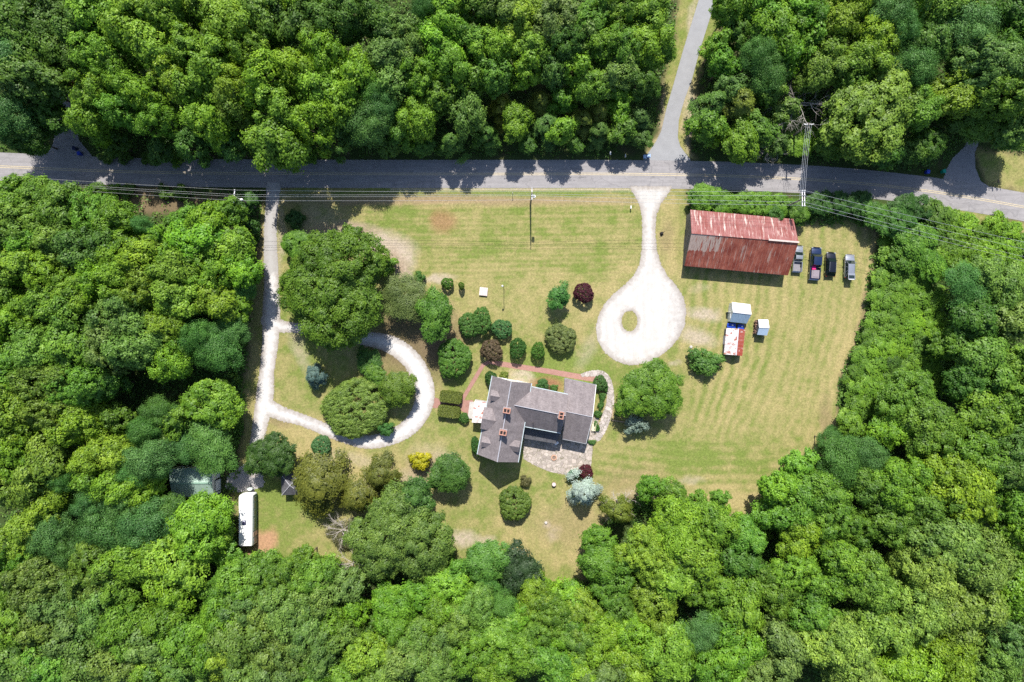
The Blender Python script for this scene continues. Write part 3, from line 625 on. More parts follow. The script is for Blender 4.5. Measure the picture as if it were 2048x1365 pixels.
TREES = '''
NW
60 80 70 d 18;20 130 55 b 18;100 40 55 d 18;70 165 55 d 18;25 235 48 b 15;60 275 38 d 11;105 235 34 d 12;15 30 50 d 18;150 110 40 d 17
200 20 55 y 20;270 60 52 y 20;210 115 46 y 19;245 160 38 y 18;345 40 58 y 20;420 15 45 y 20;330 110 50 y 20;400 115 45 y 20;470 60 52 y 20;440 140 48 y 20;540 35 55 g 19;605 70 52 d 19;505 105 45 y 20;200 195 42 y 18;185 235 42 y 16;250 230 38 g 17;290 190 45 y 19;360 170 45 y 19;410 185 42 y 19;325 245 36 g 17;230 285 28 d 9;425 245 45 y 19;480 180 45 y 20;540 165 50 y 20;600 155 46 y 20;470 215 38 o 19;565 228 48 y 20;560 290 54 g 19;655 115 42 y 20;650 190 46 y 20;635 255 44 y 20;390 290 36 d 12;320 300 28 d 8;460 290 32 d 12;610 10 40 y 20;180 70 40 d 18
665 60 44 d 19;705 30 45 d 19;760 55 40 d 18;715 165 44 y 19;851 32 29 b 17;893 55 42 G 17;905 15 38 g 17;950 20 40 d 17;1000 30 42 k 17;1035 55 44 y 17;1110 45 55 k 17;1180 45 45 g 16;1235 25 42 g 16;1290 35 42 y 15;1290 95 44 y 14;1325 100 28 o 12;880 100 45 G 17;815 70 32 k 17;780 115 44 k 17;830 115 36 k 16;940 90 38 g 16;985 105 40 G 16;1060 105 36 g 16;1130 95 40 d 16;1165 90 34 k 15;1205 100 40 g 15;1245 95 36 g 15
790 165 50 k 16;845 160 42 G 16;905 135 40 G 16;880 195 34 g 14;940 170 34 g 14;990 155 34 g 15;1053 145 32 G 15;1105 140 34 d 14;1150 140 32 G 14;1180 170 36 g 13;1232 150 42 k 13;1275 165 36 d 12;755 190 35 b 16;735 250 46 b 15;765 220 34 b 15;690 225 34 y 18;672 278 36 d 14;838 240 38 G 13;902 285 30 p 9;935 225 42 k 13;973 270 28 p 10;1002 215 30 c 11;1032 245 34 G 11;1083 203 26 c 10;1095 250 34 p 10;1128 200 26 g 11;1122 262 28 G 12;1165 240 30 c 10;1200 222 28 c 10;1238 190 28 G 11;1242 222 24 G 10;1198 262 28 p 9;1245 262 28 g 9;1278 235 32 p 9;1302 180 18 d 8;1282 278 20 d 6;845 290 24 d 7;780 290 24 d 8;800 265 28 g 11;1055 290 18 d 6;1150 288 18 d 6
NE
1460 15 36 g 15;1512 18 38 G 15;1570 8 36 g 15;1468 70 26 d 13;1430 92 26 G 12;1445 128 30 G 12;1547 66 52 y 16;1590 40 34 G 16;1625 38 32 g 15;1612 92 34 G 14;1672 45 40 y 16;1655 110 34 o 15;1510 112 34 b 15;1572 112 32 G 15;1530 150 42 b 14;1640 145 40 o 14;1690 20 36 y 16;1770 30 46 b 17;1790 68 36 b 16;1720 10 36 b 16;1740 85 40 y 16;1722 128 42 y 15;1695 150 32 o 14;1860 20 44 o 17;1920 60 55 b 17;1850 90 42 d 16;1817 140 44 b 16;1905 20 36 o 17;1962 140 60 k 18;2005 180 64 o 18;1905 195 46 y 14;1745 225 92 o 15;1829 225 38 g 14;1957 243 40 o 9;2012 258 40 o 9;2015 232 52 k 12;2030 35 50 d 17;2015 100 44 d 17;1850 290 36 d 9;1772 305 32 d 9;1665 285 34 d 9;1600 270 36 G 4;1565 225 32 k 9;1478 210 52 c 12;1428 210 38 p 12;1420 255 34 g 11;1480 285 38 g 10;1518 262 32 g 10;1461 180 28 k 12;1535 188 26 o 12;1690 240 34 d 10;1720 300 26 d 7;1818 300 28 d 8;1555 290 22 d 6;1912 232 32 d 9
W
30 400 44 g 15;85 395 38 g 14;130 420 48 g 15;60 450 48 o 16;190 432 42 g 15;240 445 36 g 14;290 455 22 b 12;420 450 40 G 14;465 428 28 g 12;380 440 26 g 12;350 455 22 g 9;330 480 28 d 10
24 492 44 d 16;67 500 44 g 16;119 490 42 o 16;170 500 44 d 16;217 492 42 d 15;262 500 30 G 14;245 530 36 y 16;43 535 48 y 17;95 545 42 y 17;20 585 40 g 16;130 572 16 b 12;166 588 42 y 17;205 567 40 y 17;250 560 38 y 17;300 519 50 y 17;340 503 42 G 16;395 484 52 G 15;459 500 48 G 13;482 535 42 G 12;415 547 50 G 14;356 547 46 y 17;300 575 42 y 17;490 577 28 b 9;435 600 44 y 13;356 597 44 y 17;472 622 34 g 10;253 632 52 k 18;277 690 58 k 18;230 690 46 k 18;336 658 38 y 16;348 718 40 y 15;433 700 46 b 12;398 673 34 b 14;460 662 36 b 10;158 630 44 g 17;115 610 42 o 17;68 635 46 y 17;22 660 46 y 18;150 695 54 o 18;80 700 56 o 18;30 740 48 g 18;103 762 56 o 18;166 770 50 g 18;215 770 36 d 14;40 820 66 y 19;115 820 58 o 18;166 850 42 y 17;206 847 26 g 13;240 840 28 g 13;300 858 34 b 15;328 824 32 b 14;419 808 52 y 12;356 845 30 y 13;450 812 34 y 10;423 893 50 b 11;372 893 34 b 11;308 915 44 b 16;237 905 40 y 16;198 915 36 y 16;277 940 34 b 15;40 895 58 y 18;90 935 54 o 18;245 966 44 y 16;290 968 38 y 14;142 958 26 b 15;190 955 34 y 16;24 965 44 o 17
SW
103 1018 40 y 16;60 1065 46 y 17;112 1067 44 b 16;146 1096 34 b 15;199 1002 34 b 16;224 1049 50 b 16;296 1049 50 b 16;265 1010 34 b 15;335 1029 40 b 12;414 1024 43 G 12;390 1055 46 G 15;434 1074 34 g 10;448 1106 32 g 9;199 1127 54 o 17;280 1114 52 y 17;358 1120 54 y 17;349 1167 46 y 16;410 1090 34 y 15;193 1170 50 k 17;93 1160 58 k 18;47 1114 44 g 17;16 1170 46 g 17;134 1195 56 k 18;202 1215 50 k 17;245 1175 40 o 16;31 1236 54 g 18;93 1245 48 k 18;150 1255 50 k 17;258 1245 48 g 17;296 1280 50 k 17;336 1233 40 g 16;385 1195 28 d 9;405 1225 30 d 9;373 1270 44 g 16;414 1298 44 g 16;442 1239 44 G 15;445 1187 36 g 13;311 1345 44 y 17;361 1329 48 k 17;249 1314 52 k 17;190 1310 50 k 17;60 1300 54 k 18;120 1320 50 g 18
S
486 1160 46 g 14;529 1142 40 g 13;498 1205 46 k 15;486 1267 54 k 16;542 1230 46 k 15;576 1152 42 g 14;611 1119 28 g 11;634 1150 42 g 14;576 1215 50 k 16;619 1250 44 k 16;650 1190 38 k 14;697 1170 34 k 13;712 1218 30 G 12;665 1235 30 g 14;790 1212 42 g 13;798 1245 36 g 14;837 1190 34 g 12;877 1224 36 g 14;900 1181 44 G 13;908 1148 28 g 11;955 1209 36 k 14;916 1240 38 k 15;1009 1209 30 b 12;1072 1193 38 y 12;1103 1222 36 o 14;1138 1192 32 G 11;1162 1230 44 y 14;740 1300 44 y 16;690 1262 32 k 15;650 1295 42 k 16;596 1300 46 k 16;545 1290 46 k 16;447 1300 44 y 16;498 1335 46 k 16;634 1340 44 g 16;697 1345 42 g 16;560 1345 40 k 16;814 1306 44 k 16;869 1325 48 k 16;835 1268 38 k 15;888 1278 42 k 15;947 1291 50 g 16;1005 1262 46 g 15;1041 1300 46 g 16;986 1335 44 g 16;1072 1258 38 g 15;1103 1318 48 g 16;1130 1262 40 G 14;1160 1320 46 y 15;770 1345 40 k 16;976 1170 24 b 9;740 1245 24 d 8;1040 1225 30 G 13
SE
1206 1122 42 g 12;1193 1076 28 g 10;1239 1025 30 c 10;1299 975 26 g 9;1345 988 30 g 10;1396 1006 24 g 9;1438 997 18 g 8;1424 1050 44 g 13;1489 1071 36 g 11;1478 1120 40 d 11;1225 1170 40 g 12;1300 1110 60 y 15;1350 1060 58 y 15;1385 1110 52 y 15;1335 1150 50 y 15
1595 935 34 G 11;1556 972 36 G 12;1591 1002 46 g 13;1650 985 44 g 14;1679 923 46 b 13;1725 910 40 b 13;1785 969 58 g 16;1730 965 40 d 14;1840 1000 44 g 16;1910 974 76 y 17;1960 925 42 g 16;2003 940 48 d 16;2026 1010 44 g 16;1656 1034 44 g 14;1705 1050 40 g 14;1595 1068 46 y 13;1545 1030 34 g 12;1767 1040 44 g 15;1887 1080 74 v 18;1956 1125 62 v 18;1841 1135 62 v 18;1924 1215 74 v 18;1822 1215 60 v 18;1725 1160 58 o 17;1679 1120 44 o 16;1586 1138 44 y 15;1640 1165 36 o 15;1540 1178 42 g 14;1480 1215 46 g 15;1430 1180 34 g 13;1618 1224 44 g 16;1679 1280 66 v 18;1748 1245 54 v 18;1623 1280 46 v 17;1563 1290 50 k 17;1387 1170 36 g 13;1308 1208 48 y 14;1239 1220 36 d 13;1202 1265 46 y 15;1260 1262 42 y 15;1150 1270 40 k 15;1396 1260 38 b 14;1330 1300 54 y 16;1461 1300 52 g 16;1415 1330 40 g 16;1517 1340 46 k 17;1702 1340 56 v 18;1800 1325 62 y 18;1887 1315 56 y 18;2003 1260 58 k 18;1970 1335 56 v 18;2026 1180 54 y 18;2030 1085 48 y 17;1260 1325 46 y 16;1200 1335 46 k 16;1430 1235 30 g 13
E
1872 433 32 d 5;1834 492 42 g 6;1805 521 30 g 5;1856 530 34 g 6;1930 576 44 b 11;1996 565 50 k 13;2025 638 50 k 14;1950 640 46 d 13;1966 725 54 o 14;2025 730 44 o 15;1905 690 38 g 10;1820 803 60 g 12;1856 858 64 o 14;1966 832 52 g 15;2021 803 44 o 16;1780 860 40 G 11;1655 880 26 b 8;1700 850 28 g 7;2021 880 50 d 16;1925 890 44 g 15;1930 770 38 d 13
'''
ORD = 'first second third fourth fifth sixth seventh eighth ninth tenth eleventh twelfth thirteenth fourteenth fifteenth sixteenth seventeenth eighteenth nineteenth twentieth'.split()
def ordw(i):
    if i < 20: return ORD[i]
    t = 'twenty thirty forty fifty'.split()[(i + 1) // 10 - 2]
    return (t + '-' + ORD[(i + 1) % 10 - 1]) if (i + 1) % 10 else {29: 'thirtieth', 39: 'fortieth'}[i]
ADJ = {'y': 'yellow-green', 'g': 'mid-green', 'G': 'bright green', 'd': 'dark green', 'b': 'feathery', 'o': 'olive green', 'k': 'grey-green', 'v': 'pale green', 'c': 'olive cedar', 'p': 'pointed cedar', 'W': 'thin'}
REG = {'NW': ('woods above the road, left of the paved lane', 'left', 60), 'NE': ('woods above the road, right of the paved lane', 'left', 60),
       'W': ('woods left of the gravel loop', 'left', 62), 'SW': ('bottom left corner woods', 'left', 62), 'S': ('woods below the house lawn', 'left', 52),
       'SE': ('bottom right woods', 'left', 58), 'E': ('thicket right of the parked cars', 'left', 70)}
def forest():
    T = []; reg = None
    for line in TREES.split('\n'):
        line = line.strip()
        if not line: continue
        if line in REG: reg = line; continue
        for s in line.split(';'):
            p = s.split(); T.append([reg, float(p[0]), float(p[1]), float(p[2]), p[3], float(p[4])])
    rows = {}
    for t in T:
        step = REG[t[0]][2]; y0 = min(q[2] for q in T if q[0] == t[0])
        rows.setdefault((t[0], int((t[2] - y0) // step)), []).append(t)
    for (reg, k), L in sorted(rows.items(), key=lambda q: q[0]):
        L.sort(key=lambda q: q[1])
        nrow = max(kk for (rg, kk) in rows if rg == reg)
        for i, (rg, px, py, r, ty, h) in enumerate(L):
            side = 'from left' if i < (len(L) + 1) // 2 else 'from right'
            j = i if i < (len(L) + 1) // 2 else len(L) - 1 - i
            size = 'broad ' if r >= 54 and ty not in 'cpobv' else ('small ' if r <= 28 and ty not in 'cp' else '')
            where = {'E': 'thicket row below the right end of the road', 'NW': 'woods row left of paved lane', 'NE': 'woods row right of paved lane', 'W': 'woods row left of gravel loop',
                     'SW': 'row of bottom left woods', 'S': 'woods row below the house lawn', 'SE': 'row of bottom right woods'}[rg]
            place = '%s %s, %s %s' % (ordw(k), where, ordw(j), side)
            lab = '%s%s tree, %s' % (size, ADJ[ty], place)
            if rg == 'NW' and px > 950 and py > 180: h *= .82
            hc = h * .66
            p = U(px, py, hc); rm = r / PXM * (CAM_H - hc) / CAM_H * 1.02
            if ty == 'b': key = 'F'
            elif ty in 'cp': key = 'C'
            elif rm < 3.1: key = 'S'
            elif rg == 'NW' and py > 150 and px > 200 and rm < 5.6 and R.random() < (.75 if py > 210 and px < 640 else .4): key = 'W'
            elif rm < 4.9: key = 'M'
            else: key = 'L'
            nm = {'F': 'locust_tree', 'C': 'cedar_tree'}.get(key, 'broadleaf_tree')
            c = FC[ty]; j1 = R.uniform(.86, 1.16); col = (c[0] * j1 * R.uniform(.88, 1.12), c[1] * j1, c[2] * j1 * R.uniform(.8, 1.25))
            sx_ = R.uniform(.86, 1.14)
            plant(nm, key, p, rm, h, col, lab, 'tree', {'F': 'feathery locust trees in the woods', 'C': 'cedars along the edge of the woods'}.get(key, 'broadleaf trees of the surrounding woods'), sx=sx_, sy=1 / sx_)
exec_forest = forest

# ------------------------------------------------------------------ yard plants, one by one
YARD = [
 # name, proto, px, py, r px, h, colour, label, category, (sx, sy), rz
 ('maple_tree', 'big', 671, 573, 112, 13, (.085, .165, .014), 'huge dark green maple over the top bend of the gravel loop', 'tree', (1, 1)),
 ('shrub', 'M', 600, 492, 34, 4.5, (.10, .22, .02), 'lime green shrub peeking out above the huge maple, by the gravel drive', 'shrub', (1, 1)),
 ('shrub', 'B', 768, 530, 26, 3.5, (.10, .21, .02), 'lime green shrub at the right edge of the huge maple', 'shrub', (1, 1)),
 ('mimosa_tree', 'F', 812, 596, 50, 6.5, (.120, .170, .045), 'thin feathery olive tree between the huge maple and a bright green tree', 'tree', (1, .9)),
 ('shrub', 'B', 838, 555, 12, 2, (.06, .15, .03), 'small shrub above the thin feathery olive tree', 'shrub', (1, 1)),
 ('broadleaf_tree', 'M', 872, 628, 40, 8.5, (.075, .175, .020), 'upright bright green tree right of the thin feathery olive tree', 'tree', (.85, 1.15)),
 ('shrub', 'R', 895, 567, 12, 2.2, (.075, .18, .02), 'small round green shrub, left one of two beside the well cover', 'shrub', (1, 1)),
 ('shrub', 'R', 923, 572, 7, 2.4, (.09, .19, .02), 'slim green shrub nearest the wooden well cover', 'shrub', (.9, 1.1)),
 ('shrub', 'R', 940, 650, 24, 3.0, (.070, .165, .030), 'left half of the double round shrub, below the lamp post', 'shrub', (1, 1)),
 ('shrub', 'R', 963, 642, 22, 3.6, (.070, .165, .030), 'right half of the double round shrub, below the lamp post', 'shrub', (.95, 1.2)),
 ('shrub', 'R', 1004, 658, 20, 2.6, (.06, .16, .045), 'teal green ball shrub right of the double round shrub', 'shrub', (1, 1)),
 ('shrub', 'R', 983, 701, 22, 3.2, (.115, .085, .048), 'brownish bronze round shrub at the corner of the brick path', 'shrub', (1, 1)),
 ('shrub', 'R', 1035, 697, 18, 3.2, (.040, .115, .018), 'dark green egg-shaped shrub, third along the top of the brick path', 'shrub', (.95, 1.15)),
 ('shrub', 'R', 1076, 702, 15, 3.0, (.065, .160, .020), 'narrow bright green egg-shaped shrub above the middle of the brick path', 'shrub', (.95, 1.15)),
 ('shrub', 'R', 1121, 677, 30, 3.0, (.125, .165, .045), 'large speckled yellow-green round shrub near the gravel turning circle', 'shrub', (1, 1)),
 ('young_tree', 'S', 1117, 596, 23, 5, (.060, .180, .030), 'vase-shaped leafy green young tree left of a maroon shrub', 'tree', (.95, 1.1)),
 ('shrub', 'R', 1167, 586, 20, 3.2, (.075, .018, .028), 'maroon round shrub beside the gravel drive, in the front lawn', 'shrub', (1, 1)),
 ('shrub', 'R', 908, 717, 35, 3.8, (.075, .175, .022), 'large glossy green round shrub between gravel loop and brick path', 'shrub', (1, 1.08)),
 ('shrub', 'R', 928, 836, 10, 1.6, (.065, .16, .03), 'small cone shrub at the lower end of the two clipped hedges', 'shrub', (1, 1.1)),
 ('shrub', 'R', 982, 757, 13, 2.2, (.035, .10, .018), 'dark green shrub against the upper left corner of the house', 'shrub', (.9, 1.2)),
 ('shrub', 'B', 1009, 750, 9, 1.2, (.15, .20, .03), 'small yellow-green shrub above the top of the front roof', 'shrub', (1.1, .9)),
 ('shrub', 'B', 1085, 768, 12, 1.4, (.05, .13, .03), 'leafy green shrub in the red bark bed behind the house', 'shrub', (1, 1)),
 ('shrub', 'B', 1108, 775, 8, 1.1, (.07, .16, .03), 'smaller leafy shrub at the right of the red bark bed', 'shrub', (1, 1)),
 ('shrub', 'R', 953, 893, 13, 2.6, (.035, .11, .02), 'dark green shrub against the lower left eave of the house', 'shrub', (.8, 1.5)),
 ('shrub', 'R', 1200, 766, 15, 1.8, (.055, .13, .03), 'round dark green shrub inside the bend of the stone walk', 'shrub', (1, 1)),
 ('shrub', 'B', 1211, 777, 7, 1.0, (.05, .13, .025), 'small shrub tucked below the round shrub in the stone walk bend', 'shrub', (1, 1)),
 ('shrub', 'B', 1205, 793, 8, .9, (.055, .14, .025), 'low border plant, upper of three along the stone walk', 'shrub', (.8, 1.3)),
 ('shrub', 'B', 1202, 811, 8, .9, (.055, .14, .025), 'low border plant, middle of three along the stone walk', 'shrub', (.8, 1.3)),
 ('shrub', 'B', 1196, 828, 9, .9, (.055, .14, .025), 'low border plant, lowest of three along the stone walk', 'shrub', (1.1, .8)),
 ('shrub', 'B', 1193, 853, 7, .9, (.055, .15, .025), 'narrow green border plant right beside the cream bench', 'shrub', (.7, 1.9)),
 ('shrub', 'B', 1184, 884, 7, .6, (.06, .15, .03), 'tiny green plant at the lower right corner of the house', 'shrub', (1.2, .8)),
 ('broadleaf_tree', 'L', 1301, 782, 61, 7.0, (.100, .200, .018), 'lone lime green lawn tree below the gravel turning circle', 'tree', (1, 1)),
 ('shrub', 'B', 1271, 849, 23, 3.6, (.20, .27, .22), 'silvery grey-blue shrub tucked under the lone lime green tree', 'shrub', (1, 1)),
 ('shrub', 'B', 1234, 827, 6, .8, (.06, .15, .03), 'small plant inside the timber-edged bed', 'shrub', (1, 1)),
 ('shrub', 'B', 1410, 722, 33, 3.0, (.075, .17, .028), 'wide green shrub beside the rusty tin shed', 'shrub', (1, .92)),
 ('magnolia_tree', 'L', 545, 911, 46, 7.0, (.045, .100, .016), 'dark glossy round tree above the white camper, by the gravel yard', 'tree', (1, 1)),
 ('shrub', 'R', 643, 891, 20, 2.2, (.065, .16, .05), 'teal ball shrub below the gravel loop', 'shrub', (1, 1)),
 ('spruce_tree', 'C', 632, 752, 22, 5.0, (.10, .17, .15), 'small ragged blue spruce inside the gravel loop', 'tree', (1, 1)),
 ('rhododendron', 'rhodo', 716, 813, 75, 3.8, (.150, .235, .042), 'huge sprawling rhododendron mound filling the gravel loop', 'shrub', (1, .76)),
 ('broadleaf_tree', 'M', 797, 776, 34, 5.5, (.095, .165, .016), 'olive lime tree right of the rhododendron inside the gravel loop', 'tree', (1, 1)),
 ('shrub', 'M', 752, 748, 24, 3.6, (.090, .19, .020), 'bright green shrub above the rhododendron mound', 'shrub', (1.1, .8)),
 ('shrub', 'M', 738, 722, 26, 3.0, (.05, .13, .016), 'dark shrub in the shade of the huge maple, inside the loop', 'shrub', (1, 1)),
 ('shrub', 'B', 773, 857, 16, 2.8, (.05, .15, .03), 'deep green shrub at the lower right of the rhododendron', 'shrub', (1, 1)),
 ('cypress_tree', 'C', 644, 962, 55, 9, (.120, .135, .020), 'broad olive cedar beside the dark gazebo, left of two', 'tree', (1, 1.1)),
 ('cypress_tree', 'C', 725, 985, 46, 9, (.120, .135, .020), 'broad olive cedar, lower of the pair right of the gazebo', 'tree', (1, 1)),
 ('cypress_tree', 'C', 766, 944, 36, 8, (.110, .130, .022), 'narrower olive cedar at upper right of the cedar group', 'tree', (1, 1)),
 ('golden_shrub', 'B', 841, 920, 21, 3.2, (.34, .33, .012), 'bright golden yellow shrub on bare ground', 'shrub', (1, 1)),
 ('broadleaf_tree', 'M', 900, 946, 38, 6.5, (.062, .14, .022), 'round dark green tree left of the house front', 'tree', (1, 1)),
 ('shrub', 'R', 1029, 1006, 33, 3.6, (.100, .165, .025), 'large yellow-green globe shrub below the house', 'shrub', (1, 1)),
 ('shrub', 'B', 1050, 962, 12, 1.4, (.10, .10, .035), 'small brownish shrub beside the globe shrub below the house', 'shrub', (1, 1)),
 ('blue_spruce_tree', 'C', 1165, 978, 34, 7.5, (.33, .41, .37), 'silver blue spruce at the patio corner', 'tree', (1, 1)),
 ('shrub', 'R', 1171, 943, 16, 2.4, (.085, .015, .022), 'maroon shrub between the patio and the silver blue spruce', 'shrub', (1, .85)),
 ('shrub', 'B', 1144, 950, 11, 2.0, (.07, .18, .10), 'teal shrub left of the maroon shrub at the patio', 'shrub', (1, 1)),
 ('oak_tree', 'oak', 803, 1070, 95, 13, (.112, .188, .032), 'big speckled dark oak with pale leaf tips, below the cedars', 'tree', (1, 1.02)),
 ('broadleaf_tree', 'M', 836, 990, 34, 11, (.060, .14, .025), 'dark tree leaning out above the big speckled oak', 'tree', (1, 1)),
 ('broadleaf_tree', 'M', 973, 1118, 44, 9, (.085, .20, .030), 'bright green tree left of a dark round tree, lawn bottom edge', 'tree', (1, .9)),
 ('broadleaf_tree', 'M', 1041, 1133, 42, 9, (.032, .065, .022), 'very dark round tree at the bottom edge of the lawn', 'tree', (1, 1.1)),
 ('shrub', 'B', 593, 440, 20, 2.4, (.035, .10, .02), 'dark shrub alone in shade right of the top gravel drive', 'shrub', (1, 1)),
 ('vine_clump', 'M', 492, 408, 24, 5, (.05, .13, .02), 'vine-covered thicket at the foot of the left utility pole', 'shrub', (1, 1.2)),
 ('shrub', 'B', 500, 455, 20, 3.5, (.045, .12, .02), 'shrub below the left utility pole, at the edge of the woods', 'shrub', (1, 1)),
 ('shrub', 'M', 1405, 396, 28, 4.2, (.115, .245, .02), 'tall green hedge bush at the left end above the rusty barn', 'shrub', (1, 1)),
 ('shrub', 'M', 1445, 405, 26, 3.6, (.115, .245, .02), 'second hedge bush from the left above the rusty barn', 'shrub', (1, 1)),
 ('shrub', 'M', 1486, 408, 26, 3.6, (.115, .245, .02), 'third hedge bush from the left above the rusty barn', 'shrub', (1, 1)),
 ('shrub', 'M', 1524, 410, 26, 3.8, (.115, .245, .02), 'fourth hedge bush from the left above the rusty barn', 'shrub', (1, 1)),
 ('shrub', 'M', 1560, 412, 26, 3.8, (.115, .245, .02), 'fifth hedge bush from the left above the rusty barn', 'shrub', (1, 1)),
 ('shrub', 'M', 1591, 424, 24, 3.8, (.085, .18, .02), 'hedge bush under the crossarms of the right roadside pole', 'shrub', (1, 1)),
 ('shrub', 'M', 1548, 432, 18, 4.6, (.055, .15, .02), 'bush overhanging the top edge of the rusty barn roof', 'shrub', (1, 1)),
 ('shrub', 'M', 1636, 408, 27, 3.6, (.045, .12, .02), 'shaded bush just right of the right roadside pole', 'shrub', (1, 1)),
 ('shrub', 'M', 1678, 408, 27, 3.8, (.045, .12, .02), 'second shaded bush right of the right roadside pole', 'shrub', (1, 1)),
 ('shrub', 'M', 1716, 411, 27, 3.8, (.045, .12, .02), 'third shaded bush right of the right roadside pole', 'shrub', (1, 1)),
 ('shrub', 'M', 1748, 430, 28, 4.6, (.075, .185, .025), 'leafy bush at the top right corner of the parking lawn', 'shrub', (1, 1)),
 ('shrub', 'M', 1790, 448, 34, 5.5, (.065, .17, .025), 'big bush right of the top right corner of the parking lawn', 'shrub', (1, 1)),
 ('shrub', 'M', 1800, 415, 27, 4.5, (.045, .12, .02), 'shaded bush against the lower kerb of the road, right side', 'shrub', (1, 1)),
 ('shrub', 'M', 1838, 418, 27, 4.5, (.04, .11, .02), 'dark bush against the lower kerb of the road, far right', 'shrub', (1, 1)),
]
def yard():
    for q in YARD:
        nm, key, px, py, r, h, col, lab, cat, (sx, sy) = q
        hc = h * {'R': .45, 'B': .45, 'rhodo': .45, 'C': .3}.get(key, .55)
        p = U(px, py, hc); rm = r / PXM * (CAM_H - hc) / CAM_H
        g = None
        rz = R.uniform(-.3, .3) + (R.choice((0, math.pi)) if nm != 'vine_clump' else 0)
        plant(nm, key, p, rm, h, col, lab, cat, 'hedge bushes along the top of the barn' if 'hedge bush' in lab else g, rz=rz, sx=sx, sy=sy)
    # low bushes of the thicket right of the lawn and roadside growth: each its own thing
    spots = []
    edge = [(1768, 478), (1752, 515), (1742, 560), (1732, 600), (1728, 640), (1716, 680), (1700, 716), (1690, 750), (1682, 790), (1680, 830), (1668, 868)]
    for i, (x, y) in enumerate(edge): spots.append((x + 28, y, 25, 2.6, 'g', '%s bush down the right rim of the lawn, from the parked cars' % ordw(i)))
    second = [(1835, 560), (1800, 572), (1790, 610), (1830, 605), (1868, 600), (1785, 650), (1822, 645), (1862, 645), (1765, 692), (1800, 690), (1842, 688), (1876, 690), (1748, 738), (1785, 735), (1822, 735), (1860, 735), (1730, 775), (1765, 775), (1725, 815), (1745, 845), (1775, 810), (1700, 880), (1880, 760)]
    for i, (x, y) in enumerate(second): spots.append((x, y, 28, 3.6, R.choice('gggGd'), 'vine-covered bush beyond the parked cars, %s reading row by row' % ordw(i)))
    third = [(1905, 440), (1912, 468), (1935, 450), (1958, 470), (1990, 448), (2025, 462), (1900, 495), (1940, 497), (1975, 500), (2010, 500), (2040, 495), (1880, 515), (1915, 530), (1955, 525), (1990, 525), (2035, 530)]
    for i, (x, y) in enumerate(third): spots.append((x, y, 22, 2.0, R.choice('GGg'), 'low lime green bush below the right end of the road, %s reading row by row' % ordw(i)))
    south = [(478, 1120), (505, 1125), (548, 1122), (640, 1128), (668, 1140), (1090, 1172), (1120, 1182), (1150, 1176), (1508, 1048), (1530, 1060), (1440, 1020), (1480, 1045)]
    for i, (x, y) in enumerate(south): spots.append((x, y, 18, 2.6, R.choice('gG'), 'edge bush where the lower lawn meets the woods, %s from the left' % ordw(sorted(south).index((x, y)))))
    front = [(195, 378), (225, 380), (255, 382), (30, 366), (60, 372), (330, 384), (360, 385), (410, 420), (380, 418), (560, 318), (620, 316), (215, 312), (250, 314), (300, 316), (355, 318), (410, 316)]
    for i, (x, y) in enumerate(front): spots.append((x, y, 15, 1.6, R.choice('dg'), 'shaded verge bush beside the left half of the road, %s from the left' % ordw(sorted(front).index((x, y)))))
    for x, y, r, h, ty, lab in spots:
        c = FC[ty]; j = R.uniform(.85, 1.15); p = U(x, y, h * .5)
        plant('bush', 'B' if r < 24 else 'S', p, r / PXM * 1.1, h, (c[0] * j * 1.05, c[1] * j, c[2] * j), lab, 'bush', 'wild bushes along the edges of the woods', sx=1, sy=R.uniform(.85, 1.1))
    # clipped hedges beside the brick path
    rs = np.random.RandomState(5)
    for k, (px, py, lab) in enumerate(((902, 794, 'clipped box hedge, upper of the two flanking the brick path'), (898, 823, 'clipped box hedge, lower of the two flanking the brick path'))):
        p = U(px, py, 1.0); n = 9000; Lx, Ly, Hz = 2.0, 1.05, 1.5
        f = rs.randint(0, 5, n); a = rs.uniform(-1, 1, (n, 2)); P = np.zeros((n, 3)); Nn = np.zeros((n, 3))
        top = f < 3
        P[top] = np.stack([a[top, 0] * Lx, a[top, 1] * Ly, np.full(top.sum(), Hz)], 1); Nn[top, 2] = 1
        sd = f == 3; sg = np.sign(rs.uniform(-1, 1, n))
        P[sd] = np.stack([a[sd, 0] * Lx, sg[sd] * Ly, (a[sd, 1] + 1) / 2 * Hz], 1); Nn[sd, 1] = sg[sd]
        sd = f == 4
        P[sd] = np.stack([sg[sd] * Lx, a[sd, 0] * Ly, (a[sd, 1] + 1) / 2 * Hz], 1); Nn[sd, 0] = sg[sd]
        r_ = (np.abs(P[:, 0]) / Lx) ** 6 * (np.abs(P[:, 1]) / Ly) ** 6; P[:, :2] *= (1 - .12 * r_)[:, None]
        P += rs.normal(size=(n, 3)) * .055; P[:, 2] += .08 * np.sin(P[:, 0] * 3) ; P[:, 2] = np.clip(P[:, 2], .05, 9)
        Nn = unit(Nn + rs.normal(size=(n, 3)) * .5)
        V, F, T = leaf_cloud(P, Nn, rs.uniform(.05, .1, n), rs.rand(n), rs)
        e = empty('clipped_hedge', (p.x, p.y, 0), rad(-7), lab, 'hedge', 'clipped hedges at the brick path')
        o = npmesh('foliage', V, F, LEAF, {'tint': T}); o.color = (.13, .165, .03, 1); o.parent = e
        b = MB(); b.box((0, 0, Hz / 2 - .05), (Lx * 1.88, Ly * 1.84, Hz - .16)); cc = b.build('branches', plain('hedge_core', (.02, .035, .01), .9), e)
    # ground cover of the woods: one mass
    n = 70000; X = rs.uniform(-112, 112, n); Y = rs.uniform(-78, 78, n)
    px = X * PXM + 1024; py = 682 - Y * PXM
    d = sd_poly(px, py, LAWN)
    for v in VERGES: d = np.maximum(d, sd_poly(px, py, v))
